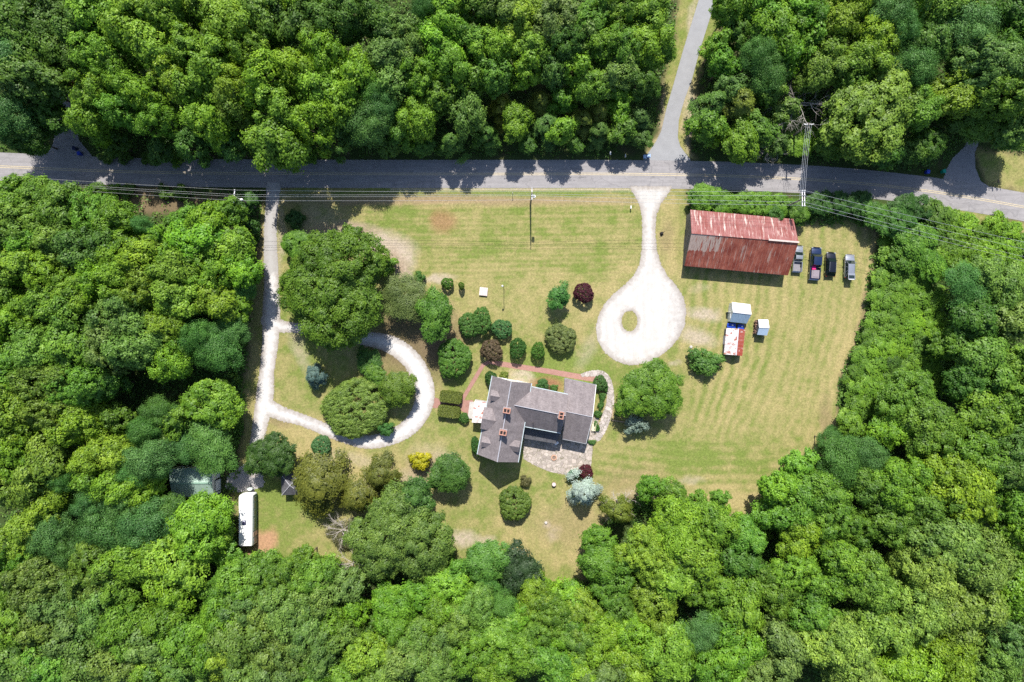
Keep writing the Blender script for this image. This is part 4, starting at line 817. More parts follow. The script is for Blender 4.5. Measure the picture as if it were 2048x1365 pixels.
    d = np.maximum(d, sd_line(px, py, ROADC) + 6); d = np.maximum(d, sd_poly(px, py, LANE) + 8); d = np.maximum(d, sd_poly(px, py, rl) + 6); d = np.maximum(d, sd_poly(px, py, ll) + 6)
    d = np.maximum(d, sd_line(px, py, MAINL) + 8); d = np.maximum(d, sd_poly(px, py, [(330, 930), (540, 930), (540, 1100), (470, 1100), (440, 1000), (330, 1000)]))
    bare = (patch(px, py, 300, 405, 200, 18, 2, .3) > .5) & (rs.rand(n) < .8); bare |= (patch(px, py, 1925, 515, 24, 12, 30, .3) > .5)
    keep = (d < -2) & ~bare & (fbm(X, Y, 3, 77) > .36)
    X, Y, d = X[keep], Y[keep], d[keep]; n = len(X)
    m = 7; Z = rs.uniform(.1, 1.0, n) * np.clip(-d / 10, .35, 1.6)
    P = np.repeat(np.stack([X, Y, Z], 1), m, 0) + rs.normal(size=(n * m, 3)) * np.array([.35, .35, .15]); P[:, 2] = np.clip(P[:, 2], .04, 3)
    Nn = unit(rs.normal(size=(n * m, 3)) * .5 + np.array([0, 0, 1.0]))
    # saplings and vines filling the gaps between the crowns
    n3 = 16000; X3 = rs.uniform(-108, 108, n3); Y3 = rs.uniform(-74, 74, n3); p3x = X3 * PXM + 1024; p3y = 682 - Y3 * PXM
    d3 = sd_poly(p3x, p3y, LAWN)
    for v in VERGES: d3 = np.maximum(d3, sd_poly(p3x, p3y, v))
    for q in (sd_line(p3x, p3y, ROADC), sd_poly(p3x, p3y, LANE), sd_poly(p3x, p3y, rl), sd_poly(p3x, p3y, ll), sd_line(p3x, p3y, MAINL), sd_poly(p3x, p3y, [(320, 925), (540, 925), (540, 1100), (460, 1100), (430, 1010), (320, 1010)]), patch(p3x, p3y, 300, 405, 230, 26, 2, .3) * 20 - 5): d3 = np.maximum(d3, q)
    k3 = (d3 < -26) & (fbm(X3, Y3, 4, 99) > .42); X3, Y3, d3 = X3[k3], Y3[k3], d3[k3]; m3 = 26
    P3 = np.repeat(np.stack([X3, Y3, rs.uniform(.22, 1, len(X3)) * np.clip((-d3 - 16) / 18, .8, 6.5)], 1), m3, 0) + unit(rs.normal(size=(len(X3) * m3, 3))) * rs.uniform(.2, .75, (len(X3) * m3, 1)) * np.array([1, 1, .5])
    P = np.concatenate([P, P3]); Nn = np.concatenate([Nn, unit(rs.normal(size=(len(P3), 3)) * .5 + np.array([0, 0, 1.0]))]); P[:, 2] = np.maximum(P[:, 2], .04)
    tn = np.concatenate([np.clip(np.repeat(rs.rand(n), m) * .6 + rs.rand(n * m) * .4, 0, 1), np.repeat(rs.rand(len(X3)), m3) * .7 + .2])
    # weeds and brush where the woods meet the grass
    n4 = 60000; X4 = rs.uniform(-60, 75, n4); Y4 = rs.uniform(-50, 32, n4); q4x = X4 * PXM + 1024; q4y = 682 - Y4 * PXM
    d4 = sd_poly(q4x, q4y, LAWN); g4 = sd_line(q4x, q4y, MAINL); r4 = sd_line(q4x, q4y, ROADC)
    k4 = (d4 < 5) & (d4 > -20) & (g4 < -8) & (r4 < -5) & (rs.rand(n4) < np.clip(fbm(X4, Y4, 2.5, 123) * 2.6 - .7, 0, 1)); X4, Y4, d4 = X4[k4], Y4[k4], d4[k4]; m4 = 8
    P4_ = np.repeat(np.stack([X4, Y4, rs.uniform(.1, .5, len(X4)) * np.clip((8 - d4) / 10, .3, 2.2)], 1), m4, 0) + rs.normal(size=(len(X4) * m4, 3)) * np.array([.22, .22, .12])
    P = np.concatenate([P, P4_]); Nn = np.concatenate([Nn, unit(rs.normal(size=(len(P4_), 3)) * .5 + np.array([0, 0, 1.0]))]); tn = np.concatenate([tn, np.repeat(rs.rand(len(X4)), m4) * .6 + .4]); P[:, 2] = np.maximum(P[:, 2], .04)
    V, F, T = leaf_cloud(P, Nn, rs.uniform(.12, .26, len(P)), tn, rs)
    o = npmesh('undergrowth', V, F, LEAF, {'tint': T}); o.color = (.085, .18, .028, 1); tag(o, kind='stuff')
    # woods going on beyond the picture: one mass round the outside
    VV, QQ, TT = [], [], []; base = 0
    for i in range(120):
        a = i * 2.399963; x = R.uniform(-150, 150); y = R.uniform(-112, 112)
        if abs(x) < 104 and abs(y) < 72: 
            if R.random() < .5: x = math.copysign(R.uniform(106, 145), x)
            else: y = math.copysign(R.uniform(74, 108), y)
        if 24 < x < 50 and y > 0: continue
        if abs(y + (x > 0) * (x - 96) * -.0 - 31) < 7 and x < 0: continue
        if x > 96 and 10 < y < 36: continue
        n2 = 1800; Rr = R.uniform(4, 6.5); H = R.uniform(13, 19)
        D = unit(rs.normal(size=(n2, 3)) + np.array([0, 0, .5])); lump = 1 + .18 * np.sin(D[:, 0] * 9 + i) * np.sin(D[:, 1] * 8 + 2 * i)
        P = np.array([x, y, H - Rr * .9]) + D * np.array([Rr, Rr, Rr * .9]) * (lump * rs.uniform(.7, 1.02, n2))[:, None]
        V, F, T = leaf_cloud(P, unit(D + rs.normal(size=(n2, 3)) * .4), rs.uniform(.35, .6, n2), rs.rand(n2), rs)
        VV.append(V); QQ.append(F + base); TT.append(T); base += len(V)
    o = npmesh('distant_woods', np.concatenate(VV), np.concatenate(QQ), LEAF, {'tint': np.concatenate(TT)}); o.color = (.08, .15, .025, 1); tag(o, kind='stuff')

# bare grey trees
def bare_tree(px, py, h, r, label, seed, lean=(0, 0)):
    p = U(px, py, h * .6); rr = random.Random(seed); b = MB(); limbs = []
    e = empty('bare_tree', (p.x, p.y, 0), 0, label, 'tree')
    top = Vector((lean[0], lean[1], h * .62)); b.tube([(0, 0, -.1), top * .5 + Vector((.1, 0, 0)), top], [.16, .12, .08], 7)
    b.build('trunk', DEADWOOD, e)
    c = MB()
    def br(p0, d, L, r0, k):
        q = [p0]; dd = d.copy()
        for i in range(4):
            dd = (dd + Vector((rr.uniform(-.25, .25), rr.uniform(-.25, .25), rr.uniform(-.12, .12)))).normalized(); q.append(q[-1] + dd * L / 4)
        c.tube(q, [r0, r0 * .8, r0 * .6, r0 * .45, r0 * .3], 4, False)
        if k > 0:
            for i in range(5):
                s = q[rr.randint(1, 4)]; nd = (dd + Vector((rr.uniform(-1, 1), rr.uniform(-1, 1), rr.uniform(-.5, .3)))).normalized(); br(s, nd, L * .6, r0 * .5, k - 1)
    for i in range(9):
        a = i * .7 + rr.random() * .4; s = top * rr.uniform(.55, 1); br(s, Vector((math.cos(a), math.sin(a), rr.uniform(.0, .5))).normalized(), r * rr.uniform(.7, 1), .06, 2)
    c.build('branches', DEADWOOD, e)
def bare_trees():
    bare_tree(1598, 206, 13, 5.0, 'bare grey dead tree beside the utility pole in the upper woods', 1)
    bare_tree(1540, 284, 6, 2.6, 'bare pale dead tree leaning over the upper kerb of the road', 2, (0, -1))
    bare_tree(692, 1062, 6, 3.2, 'bare pale dead tree left of the big speckled oak', 3, (-1, 0))
    bare_tree(705, 1130, 6.5, 3.0, 'bare grey dead tree below left of the big speckled oak', 4)
    bare_tree(1240, 1010, 7, 2.4, 'half-bare twiggy tree at the left of the yellow-green crown', 5)
    plant('dying_cedar', 'C', U(130, 176, 6), 2.7, 9, (.26, .11, .05), 'rust brown dying cedar above the shaded driveway', 'tree')
    plant('grey_bush', 'C', U(690, 1065, 1), 3.0, 2.6, (.13, .13, .06), 'straggly grey-brown bush under the pale dead tree', 'bush')
# ------------------------------------------------------------------ building materials
def shingle_mat(name, a, b):
    m, nt = newmat(name); N = NT(nt); v = N.vec('UV')
    br = N.n('ShaderNodeTexBrick'); br.inputs['Scale'].default_value = 1.0; br.inputs['Brick Width'].default_value = .32; br.inputs['Row Height'].default_value = .15
    br.inputs['Mortar Size'].default_value = .008; br.inputs['Color1'].default_value = (1.15, 1.15, 1.15, 1); br.inputs['Color2'].default_value = (.86, .86, .86, 1); br.inputs['Mortar'].default_value = (.6, .6, .6, 1)
    N.l(v, br.inputs['Vector'])
    f = N.math('ADD', N.math('MULTIPLY', N.noise(v, .5, 4, .6), .6), N.math('MULTIPLY', N.noise(v, 5, 4, .8), .4))
    c = N.mix(1.0, N.ramp(f, [(.35, a), (.65, b)]), br.outputs[0], 'MULTIPLY')
    st = N.noise(N.vec('UV', (1.2, .12, 1)), 1.0, 4, .6)
    c = N.mix(1.0, c, N.ramp(st, [(.35, .86), (.65, 1.1)]), 'MULTIPLY')
    c = N.mix(N.ramp(N.noise(v, 3.6, 4, .85), [(.60, 0.0), (.66, .55)]), c, (.36, .35, .37))
    N.out(c, .9, 0, N.bump(br.outputs['Fac'], .3, .01), None, .2); return m
shingle = shingle_mat('weathered_shingles', (.165, .142, .147), (.240, .210, .214))
dark_shingle = shingle_mat('dark_shingles', (.075, .075, .085), (.12, .12, .13))
def tin_mat(name, base, streak, light, amount, patchf=None, rib=.24, blotch=False):
    """corrugated sheet: ribs and rust streaks run down the slope (UV v)"""
    m, nt = newmat(name); N = NT(nt); v = N.vec('UV')
    f = N.noise(N.vec('UV', (1.6, .16, 1) if not blotch else (.9, .6, 1)), 1.3, 5, .65, .2)
    f2 = N.math('ADD', N.math('MULTIPLY', N.noise(v, .45, 3, .6), .5), N.math('MULTIPLY', N.noise(N.vec('UV', (1.1, .22, 1)), 1.1, 6, .75), .5))
    c = N.mix(N.ramp(f2, [(.42, 0.0), (.58, 1.0)]), base, streak)
    k = N.ramp(f, [(amount, 0.0), (amount + .07, 1.0)])
    if patchf is not None: k = patchf(N, v, f, k)
    c = N.mix(k, c, light)
    c = N.mix(N.ramp(N.noise(N.vec('UV', (3, .5, 1)), 2, 5, .7), [(.35, .65), (.5, 0.0)]), c, tuple(x * .55 for x in base))
    w_ = N.n('ShaderNodeTexWave', wave_type='BANDS', bands_direction='X'); w_.inputs['Scale'].default_value = 1 / rib / 3.14 * 1.57; w_.inputs['Distortion'].default_value = .15
    N.l(v, w_.inputs['Vector'])
    c = N.mix(1.0, c, N.ramp(w_.outputs['Fac'], [(0, .86), (.8, 1.05)]), 'MULTIPLY')
    sp = N.n('ShaderNodeSeparateXYZ'); N.l(v, sp.inputs[0])
    lap = N.math('LESS_THAN', N.math('FRACT', N.math('DIVIDE', sp.outputs[0], .72)), .035)
    lap = N.math('MULTIPLY', lap, N.ramp(N.noise(N.vec('UV', (1, .25, 1)), .9, 3), [(.38, .0), (.55, .8)]))
    c = N.mix(lap, c, light)
    N.out(c, .55, .15, N.bump(w_.outputs['Fac'], .8, .03), None, .4); return m
def grey_patch(N, v, f, k):
    sp = N.n('ShaderNodeSeparateXYZ'); N.l(v, sp.inputs[0])
    along = N.math('SUBTRACT', 1.0, N.math('DIVIDE', sp.outputs[0], 10.5), True)      # strongest at one gable end
    down = N.math('SUBTRACT', 1.0, N.math('ABSOLUTE', N.math('DIVIDE', sp.outputs[1], 3.9)), True)
    t = N.math('MULTIPLY', N.ramp(along, [(0, 0.0), (.5, .8), (1, 1.0)]), N.ramp(down, [(.0, 0.0), (.22, 1.0)]))
    g = N.math('ADD', N.math('MULTIPLY', f, .9), N.math('MULTIPLY', t, .42))
    return N.math('MAXIMUM', N.math('MULTIPLY', k, .7), N.ramp(g, [(.74, 0.0), (.79, 1.0)]))
tin_n = tin_mat('dull_red_tin', (.24, .070, .062), (.31, .135, .13), (.56, .46, .42), .55)
tin_s = tin_mat('rust_red_tin', (.24, .050, .032), (.42, .130, .085), (.50, .38, .32), .57, grey_patch)
tin_white = tin_mat('whitewashed_rusty_tin', (.66, .64, .64), (.58, .54, .53), (.34, .09, .05), .52, None, .24, True)
tin_rust = tin_mat('flaking_red_tin', (.36, .07, .045), (.42, .12, .09), (.62, .52, .50), .56, None, .24, True)
tin_green = tin_mat('green_tin', (.30, .43, .36), (.35, .48, .41), (.42, .54, .47), .66, None, .3)
tin_bright = plain('white_enamel_tin', (.70, .73, .75), .35, .1, .04, 2)
shed_blue = tin_mat('pale_blue_tin', (.26, .36, .48), (.24, .34, .45), (.34, .42, .52), .6, None, .34)
oldwood = plain('weathered_grey_boards', (.16, .15, .15), .9, 0, .35, 4)
whitewall = plain('white_siding', (.72, .71, .68), .7, 0, .08, 2)
cream = plain('cream_paint', (.70, .66, .48), .6, 0, .08, 3)
trimblue = plain('grey_blue_gutter', (.42, .50, .53), .5, .1, .1, 3)
glass = plain('window_glass', (.03, .04, .05), .08, 0, .1, 1, .8)
brickm = plain('red_brick', (.34, .15, .105), .9, 0, .3, 9)
black = plain('black_matter', (.012, .012, .014), .8)
concrete = plain('concrete', (.42, .40, .38), .9, 0, .12, 2)
timber = plain('timber', (.36, .27, .19), .85, 0, .25, 5)
metal = plain('galvanised_metal', (.62, .63, .65), .45, .5, .08, 3)

def wall_poly(b, pts, z0=-.05):
    """vertical wall under an eave line: pts (x,y,ztop) in order"""
    for a, c in zip(pts[:-1], pts[1:]):
        L = math.hypot(c[0] - a[0], c[1] - a[1])
        b.poly([(a[0], a[1], z0), (c[0], c[1], z0), c, a], [(0, 0), (L, 0), (L, c[2]), (0, a[2])])
def window(parent, p, q, t, z, w_, h_, name='window'):
    """window on the wall from p to q (outside on the right-hand side of p->q), at fraction t"""
    p, q = Vector((p[0], p[1], 0)), Vector((q[0], q[1], 0)); d = (q - p).normalized(); n = Vector((d.y, -d.x, 0)); c = p.lerp(q, t)
    az = math.atan2(d.y, d.x)
    f = MB(); c0 = c + n * .03 + Vector((0, 0, z))
    for s in (-1, 1): f.box(c0 + d * s * (w_ / 2), (.09, .07, h_ + .1), az); f.box(c0 + Vector((0, 0, s * h_ / 2)), (w_ + .1, .074, .1), az)
    f.box(c0, (w_, .045, .05), az)
    fo = f.build(name, whitewall, parent)
    g = MB(); g.box(c + n * .012 + Vector((0, 0, z)), (w_, .03, h_), az); g.build('pane', glass, fo)
    return fo

# ------------------------------------------------------------------ the house
def house():
    ctr = U(1060, 830)
    H = empty('house', (0, 0, 0), 0, 'large grey-shingled farmhouse with three brick chimneys and a low right wing', 'house')
    # front block, gable roof with the ridge running down the picture
    he, hr = 5.6, 9.0
    rN, rS = U(1022.5, 763, hr), U(994.5, 924, hr)
    wN, wS = U(984.5, 751.5, he), U(954.6, 908.6, he)
    eN, eS = U(1063, 766.5, he), U(1036.3, 924.6, he)
    roof = MB(); roof.slab([wN, wS, rS, rN], .16); roof.slab([eS, eN, rN, rS], .16)
    ro = roof.build('roof', shingle, H); tag(ro, 'steep grey shingle roof of the front block')
    def inset(a, b, c, d, k=.35):
        cc = (a + b + c + d) / 4
        f = lambda p: p + (cc - p).normalized() * k
        return [f(p) for p in (a, b, c, d)]
    A = inset(wN, wS, eS, eN)
    zt = he - .1
    b = MB(); q = [(p.x, p.y, zt) for p in A]
    wall_poly(b, [q[0], q[1]]); wall_poly(b, [q[2], q[3]])
    for (p1, p2, rr) in ((q[1], q[2], rS), (q[3], q[0], rN)):
        m = ((p1[0] + p2[0]) / 2, (p1[1] + p2[1]) / 2, hr - .25)
        b.poly([(p1[0], p1[1], -.05), (p2[0], p2[1], -.05), p2, m, p1])
    wl = b.build('wall', whitewall, H)
    for t in (.12, .32, .68, .88):
        for z in (1.6, 4.2): window(H, q[0], q[1], t, z, .9, 1.5)
    for t in (.3, .7):
        for z in (1.6, 4.2): window(H, q[3], q[0], t, z, .9, 1.5); window(H, q[1], q[2], t, z, .9, 1.5)
    # ridge cap and gutters
    g = MB(); g.tube([rN + Vector((0, 0, .03)), rS + Vector((0, 0, .03))], .09, 6); g.build('ridge_cap', plain('ridge_flashing', (.36, .36, .40), .6), H)
    for a, c in ((wN, wS), (eN, eS)):
        g = MB(); g.beam(a + Vector((0, 0, -.06)), c + Vector((0, 0, -.06)), .20, .16); g.build('gutter', trimblue, H)
    # rear wing
    we, wr = 4.9, 7.9
    n0, n1 = U(1062, 773.2, we), U(1136, 788.8, we); s0, s1 = U(1048, 852.6, we), U(1121.5, 866.3, we)
    r0, r1 = U(1029.5, 810.5, wr), U(1134, 827.0, wr)
    r1 = (n1 + s1) / 2; r1.z = wr
    dirx = (n1 - n0).normalized()
    mid = (n0 + s0) / 2; r0 = Vector((mid.x, mid.y, wr)) - Vector((dirx.x, dirx.y, 0)) * 2.5
    n0b = n0 - Vector((dirx.x, dirx.y, 0)) * .6; s0b = s0 - Vector((dirx.x, dirx.y, 0)) * .2
    roof = MB(); roof.slab([n1, n0b, r0, r1], .16); roof.slab([s0b, s1, r1, r0], .16)
    tag(roof.build('roof', shingle, H), 'lower grey shingle roof of the middle wing')
    g = MB(); g.tube([r0 + Vector((0, 0, .03)), r1 + Vector((0, 0, .03))], .07, 6); g.build('ridge_cap', MATS['ridge_flashing'], H)
    A2 = inset(n0, s0, s1, n1)
    q2 = [(p.x, p.y, we - .1) for p in A2]
    b = MB(); wall_poly(b, [q2[3], q2[0]]); wall_poly(b, [q2[1], q2[2]])
    m = ((q2[2][0] + q2[3][0]) / 2, (q2[2][1] + q2[3][1]) / 2, wr - .25)
    b.poly([(*q2[2][:2], -.05), (*q2[3][:2], -.05), q2[3], m, q2[2]]); b.build('wall', whitewall, H)
    for t in (.25, .6): window(H, q2[3], q2[0], t, 3.5, .9, 1.3); window(H, q2[3], q2[0], t, 1.4, .9, 1.3)
    for a, c in ((n0b, n1), (s0b, s1)):
        g = MB(); g.beam(a + Vector((0, 0, -.06)), c + Vector((0, 0, -.06)), .20, .16); g.build('gutter', trimblue, H)
    # low right wing
    le, lr = 2.9, 5.6
    a0, a1 = U(1129.5, 756.5, le), U(1191.7, 769.8, le); c0, c1 = U(1125.2, 878, le), U(1171.3, 887.2, le)
    k0 = (a0 + c0) / 2; k1 = (a1 + c1) / 2; t0 = .47
    k0 = a0.lerp(c0, t0 + .05); k1 = a1.lerp(c1, t0 + .05); k0.z = k1.z = lr
    roof = MB(); roof.slab([a1, a0, k0, k1], .14); roof.slab([c0, c1, k1, k0], .14)
    tag(roof.build('roof', shingle, H), 'long low shingle roof of the right wing')
    g = MB(); g.tube([k0 + Vector((0, 0, .03)), k1 + Vector((0, 0, .03))], .06, 6); g.build('ridge_cap', MATS['ridge_flashing'], H)
    A3 = inset(a0, c0, c1, a1, .3); q3 = [(p.x, p.y, le - .1) for p in A3]
    b = MB(); wall_poly(b, [q3[3], q3[0]]); wall_poly(b, [q3[1], q3[2]])
    for (p1, p2, rr) in ((q3[2], q3[3], k1), (q3[0], q3[1], k0)):
        m = (p1[0] + (p2[0] - p1[0]) * .5, p1[1] + (p2[1] - p1[1]) * .5, lr - .3)
        b.poly([(p1[0], p1[1], -.05), (p2[0], p2[1], -.05), p2, m, p1])
    b.build('wall', whitewall, H)
    for t in (.2, .45, .8): window(H, q3[3], q3[0], t, 1.5, 1.0, 1.2)
    for t in (.3, .7): window(H, q3[2], q3[3], t, 1.5, 1.0, 1.2); window(H, q3[1], q3[2], t, 1.5, 1.0, 1.2)
    for a, c in ((c0, c1), (a0, a1)):
        g = MB(); g.beam(a + Vector((0, 0, -.05)), c + Vector((0, 0, -.05)), .16, .14); g.build('gutter', plain('dark_gutter', (.20, .21, .23), .5), H)
    for a, c in ((k1, a1), (k1, c1)):
        g = MB(); g.beam(a + Vector((.06, 0, -.05)), c + Vector((.06, 0, -.05)), .08, .18); g.build('fascia', plain('white_trim', (.75, .75, .75), .5), H)
    # covered back porch in the angle, dark low roof
    p0, p1 = U(1049, 857, 3.0), U(1120, 867, 3.0); p2, p3 = U(1112, 887.5, 2.5), U(1046.5, 876.5, 2.5)
    pr = MB(); pr.slab([p3, p2, p1, p0], .12); tag(pr.build('porch_roof', dark_shingle, H), 'dark low porch roof over the patio')
    for t in (.02, .5, .97):
        c = p3.lerp(p2, t); b = MB(); b.box((c.x, c.y + .15, 1.18), (.14, .14, 2.4)); b.build('porch_post', MATS['white_trim'], H)
    # chimneys
    for (px, py, top, lo, rz, nf) in ((1013.5, 821.5, 10.4, 8.0, -10, 2), (1006, 865.5, 10.4, 8.0, -10, 2), (1122.5, 831, 9.2, 6.8, 80, 2)):
        p = U(px, py, top); L, W_ = 1.15, .75
        ch = MB(); ch.box((p.x, p.y, (top + lo) / 2), (L, W_, top - lo), rad(rz)); 
        c2 = ch.build('chimney', brickm, H)
        cap = MB()
        ca, sa = math.cos(rad(rz)), math.sin(rad(rz))
        for (dx, dy, w1, w2) in ((0, W_ / 2, L + .14, .16), (0, -W_ / 2, L + .14, .16), (L / 2, 0, .16, W_ - .16), (-L / 2, 0, .16, W_ - .16), (0, 0, .14, W_ - .16)):
            cap.box((p.x + dx * ca - dy * sa, p.y + dx * sa + dy * ca, top + .09), (w1, w2, .18), rad(rz))
        cap.build('chimney_crown', plain('brick_crown', (.38, .20, .15), .9, 0, .2, 6), c2)
        fl = MB()
        for s in (-.27, .27): fl.box((p.x + s * ca, p.y + s * sa, top + .02), (.38, .5, .06), rad(rz))
        fl.build('flue', black, c2)
        fo = MB(); fo.box((p.x, p.y, lo + .55), (L + .2, W_ + .2, .9), rad(rz)); fo.build('flashing', plain('lead_flashing', (.3, .3, .33), .5), c2)
    # dormers: small gables on the slopes; apex pushed out over the slope
    def slope_z(p, a, b_, r_):   # height of the front roof over point p
        L = (b_ - a).normalized(); n = Vector((-L.y, L.x, 0))
        d = abs((Vector((p.x, p.y, 0)) - Vector((rN.x, rN.y, 0))).dot(Vector((-(rS - rN).normalized().y, (rS - rN).normalized().x, 0))))
        half = 3.72
        return hr - d / half * (hr - he)
    ax = (rS - rN).normalized(); ax = Vector((ax.x, ax.y, 0)).normalized(); ac = Vector((ax.y, -ax.x, 0))   # ax: down the ridge, ac: across
    if ac.x > 0: ac = -ac                      # ac points to the left of the picture
    def dormer(px, py, side, wd, ht, depth, label):
        p = U(px, py, 7.0); s = ac if side < 0 else -ac
        zf = slope_z(p, wN, wS, rN)
        front = Vector((p.x, p.y, 0)) + s * (depth * .5)
        zb = slope_z(front, wN, wS, rN) + .02
        back = front - s * depth
        L0, R0 = front - ax * wd / 2, front + ax * wd / 2; zE = zb + ht * .55; zA = zb + ht
        def at(v, z): return Vector((v.x, v.y, z))
        back_in = front - s * ((zA - zb) / (hr - he) * 3.72)
        eave_in = front - s * ((zE - zb) / (hr - he) * 3.72)
        ov = s * .22; ex = ax * .18
        r = MB(); r.slab([at(L0 + ov - ex, zE - .1), at(eave_in - ax * (wd / 2) - ex, zE - .1), at(back_in, zA), at(front + ov, zA)], .09)
        r.slab([at(R0 + ov + ex, zE - .1), at(front + ov, zA), at(back_in, zA), at(eave_in + ax * (wd / 2) + ex, zE - .1)], .09)
        w2 = MB(); w2.poly([at(L0, zb - .3), at(R0, zb - .3), at(R0, zE), at(front, zA - .08), at(L0, zE)])
        w2.poly([at(L0, zb - .3), at(L0, zE), at(eave_in - ax * wd / 2, zE)]); w2.poly([at(R0, zb - .3), at(eave_in + ax * wd / 2, zE), at(R0, zE)])
        d_ = w2.build('dormer', whitewall, H); tag(d_, label)
        r.build('dormer_roof', shingle, d_)
        wn = MB(); c = front + s * .03; wn.box((c.x, c.y, zb + ht * .33), (.05, wd * .42, ht * .42), math.atan2(s.y, s.x)); wn.build('dormer_window', glass, d_)
    dormer(991, 792, -1, 1.5, 1.35, 1.3, 'upper small dormer on the left slope')
    dormer(973, 885, -1, 1.5, 1.35, 1.3, 'lower small dormer on the left slope')
    dormer(1029, 892, 1, 1.7, 1.5, 1.3, 'dormer on the right slope')
    dormer(975, 838, -1, 3.6, 2.1, 1.5, 'broad middle gable over the porch')
    # front porch with rusty white tin roof and steps
    z1, z0 = 3.1, 2.7
    t0, t1 = U(972.5, 804, z1), U(966, 846, z1); u0, u1 = U(948.5, 801, z0), U(945.4, 844.5, z0)
    u0, u1 = U(949, 801.5, z0), U(943.5, 845, z0)
    r = MB(); r.slab([u0, u1, t1, t0], .08); tag(r.build('porch_roof', tin_white, H), 'white tin front porch roof with rust streaks')
    dk = MB(); c = (u0 + u1 + t0 + t1) / 4; dk.box((c.x, c.y, .22), (2.2, 4.0, .5), rad(-8)); dk.build('porch_deck', plain('porch_boards', (.38, .36, .34), .8), H)
    for t in (.04, .35, .65, .96):
        c = u0.lerp(u1, t); b = MB(); b.box((c.x + .15, c.y, 1.5), (.16, .16, 2.3)); b.build('porch_post', MATS['white_trim'], H)
    st = MB(); c = (u0 + u1) / 2; st.box((c.x - .3, c.y, .15), (.6, 3.2, .3), rad(-8)); st.box((c.x - .75, c.y, .08), (.5, 3.2, .16), rad(-8)); st.build('steps', concrete, H)
    # vent pipe
    p = U(1066.5, 847.5, 6.2); b = MB(); b.cyl((p.x, p.y, 5.2), .07, 1.2, 8); b.build('vent_pipe', black, H)
house()

# ------------------------------------------------------------------ the barn
def barn():
    B = empty('barn', (0, 0, 0), 0, 'long weathered barn with rusty red corrugated roof beside the parked cars', 'barn')
    nw, ne = U(1380.5, 419.3, 4.0), U(1587, 438, 4.0)
    rw, re_ = U(1383.2, 467, 6.6), U(1597.4, 485, 6.6)
    sw, se = U(1369, 531.8, 2.7), U(1576, 550.8, 2.7)
    m = MB(); m.slab([ne, nw, rw, re_], .07); tag(m.build('roof', tin_n, B), 'faded red upper roof slope')
    # UV origin for the weathered end: start at the west ridge
    m = MB()
    P = [rw, re_, se, sw]; 
    m.slab([rw + Vector((0, 0, -.12)), re_ + Vector((0, 0, -.12)), se, sw], .07); tag(m.build('roof', tin_s, B), 'rust red lower roof slope with a bare grey patch')
    g = MB(); d = (re_ - rw); g.beam(rw + Vector((0, .05, .03)) + d * .72, re_ + Vector((.1, .05, .03)), .30, .05); g.build('ridge_cap', plain('pale_ridge', (.48, .40, .37), .6, .1, .15), B)
    # walls, boards with open cracks
    ins = .35
    def dn(p, z, dx, dy): return Vector((p.x + dx, p.y + dy, z))
    NW, NE, SW, SE = dn(nw, 3.9, .3, -.3), dn(ne, 3.9, -.5, -.3), dn(sw, 2.6, .3, .3), dn(se, 2.6, -.5, .3)
    RW, RE = dn(rw, 6.4, .25, 0), dn(re_, 6.4, -.5, 0)
    m, nt = newmat('barn_boards'); N = NT(nt); v = N.vec('UV')
    sp = N.n('ShaderNodeSeparateXYZ'); N.l(v, sp.inputs[0])
    gap = N.math('LESS_THAN', N.math('FRACT', N.math('DIVIDE', sp.outputs[0], .26)), .16)
    c = N.ramp(N.noise(N.vec('UV', (4, .4, 1)), 2, 4), [(.3, (.10, .095, .095)), (.7, (.25, .235, .225))])
    N.out(N.mix(gap, c, (.012, .012, .012)), .9)
    b = MB(); L = (NW - SW).length
    b.poly([(SW.x, SW.y, -.05), (NW.x, NW.y, -.05), NW, RW, SW], [(0, 0), (L, 0), (L, 3.9), (L * .57, 6.4), (0, 2.6)]) 
    b.poly([(NE.x, NE.y, -.05), (SE.x, SE.y, -.05), SE, RE, NE], [(0, 0), (L, 0), (L, 2.6), (L * .43, 6.4), (0, 3.9)])
    wall_poly(b, [NE, NW]); wall_poly(b, [SW, SE]); b.build('wall', m, B)
    for t in (.05, .3, .55, .8):
        c = SW.lerp(SE, t); d = MB(); d.box((c.x + 1.1, c.y - .06, 1.15), (2.0, .06, 2.3), rad(-4.7)); d.build('door', oldwood, B)
    d = MB(); c = SW.lerp(NW, .45); d.box((c.x - .05, c.y, 1.4), (.06, 2.4, 2.8), rad(-4)); d.build('door', oldwood, B)
barn()

def shed(name, label, N0, N1, R0, R1, S0, S1, mn, ms, wallm, hinge, cat='shed', inset=.12):
    B = empty(name, (0, 0, 0), 0, label, cat)
    N0, N1, R0, R1, S0, S1 = [U(*p) for p in (N0, N1, R0, R1, S0, S1)]
    m = MB(); m.slab([N1, N0, R0, R1], .05); m.build('roof', mn, B)
    m = MB(); m.slab([S0, S1, R1, R0], .05); m.build('roof', ms, B)
    g = MB(); g.beam(R0 + Vector((0, 0, .03)), R1 + Vector((0, 0, .03)), .2, .03); g.build('ridge_cap', metal, B)
    c = (N0 + N1 + S0 + S1) / 4
    f = lambda p, z: Vector((p.x + (c.x - p.x) * inset / 2, p.y + (c.y - p.y) * inset / 2, z))
    a, b_, c_, d = f(N0, N0.z - .06), f(N1, N1.z - .06), f(S1, S1.z - .06), f(S0, S0.z - .06)
    r0, r1 = f(R0, R0.z - .1), f(R1, R1.z - .1)
    w_ = MB(); L = (a - d).length; wall_poly(w_, [b_, a]); wall_poly(w_, [d, c_])
    w_.poly([(d.x, d.y, -.05), (a.x, a.y, -.05), a, r0, d]); w_.poly([(b_.x, b_.y, -.05), (c_.x, c_.y, -.05), c_, r1, b_]); w_.build('wall', wallm, B)
    return B, a, b_, c_, d
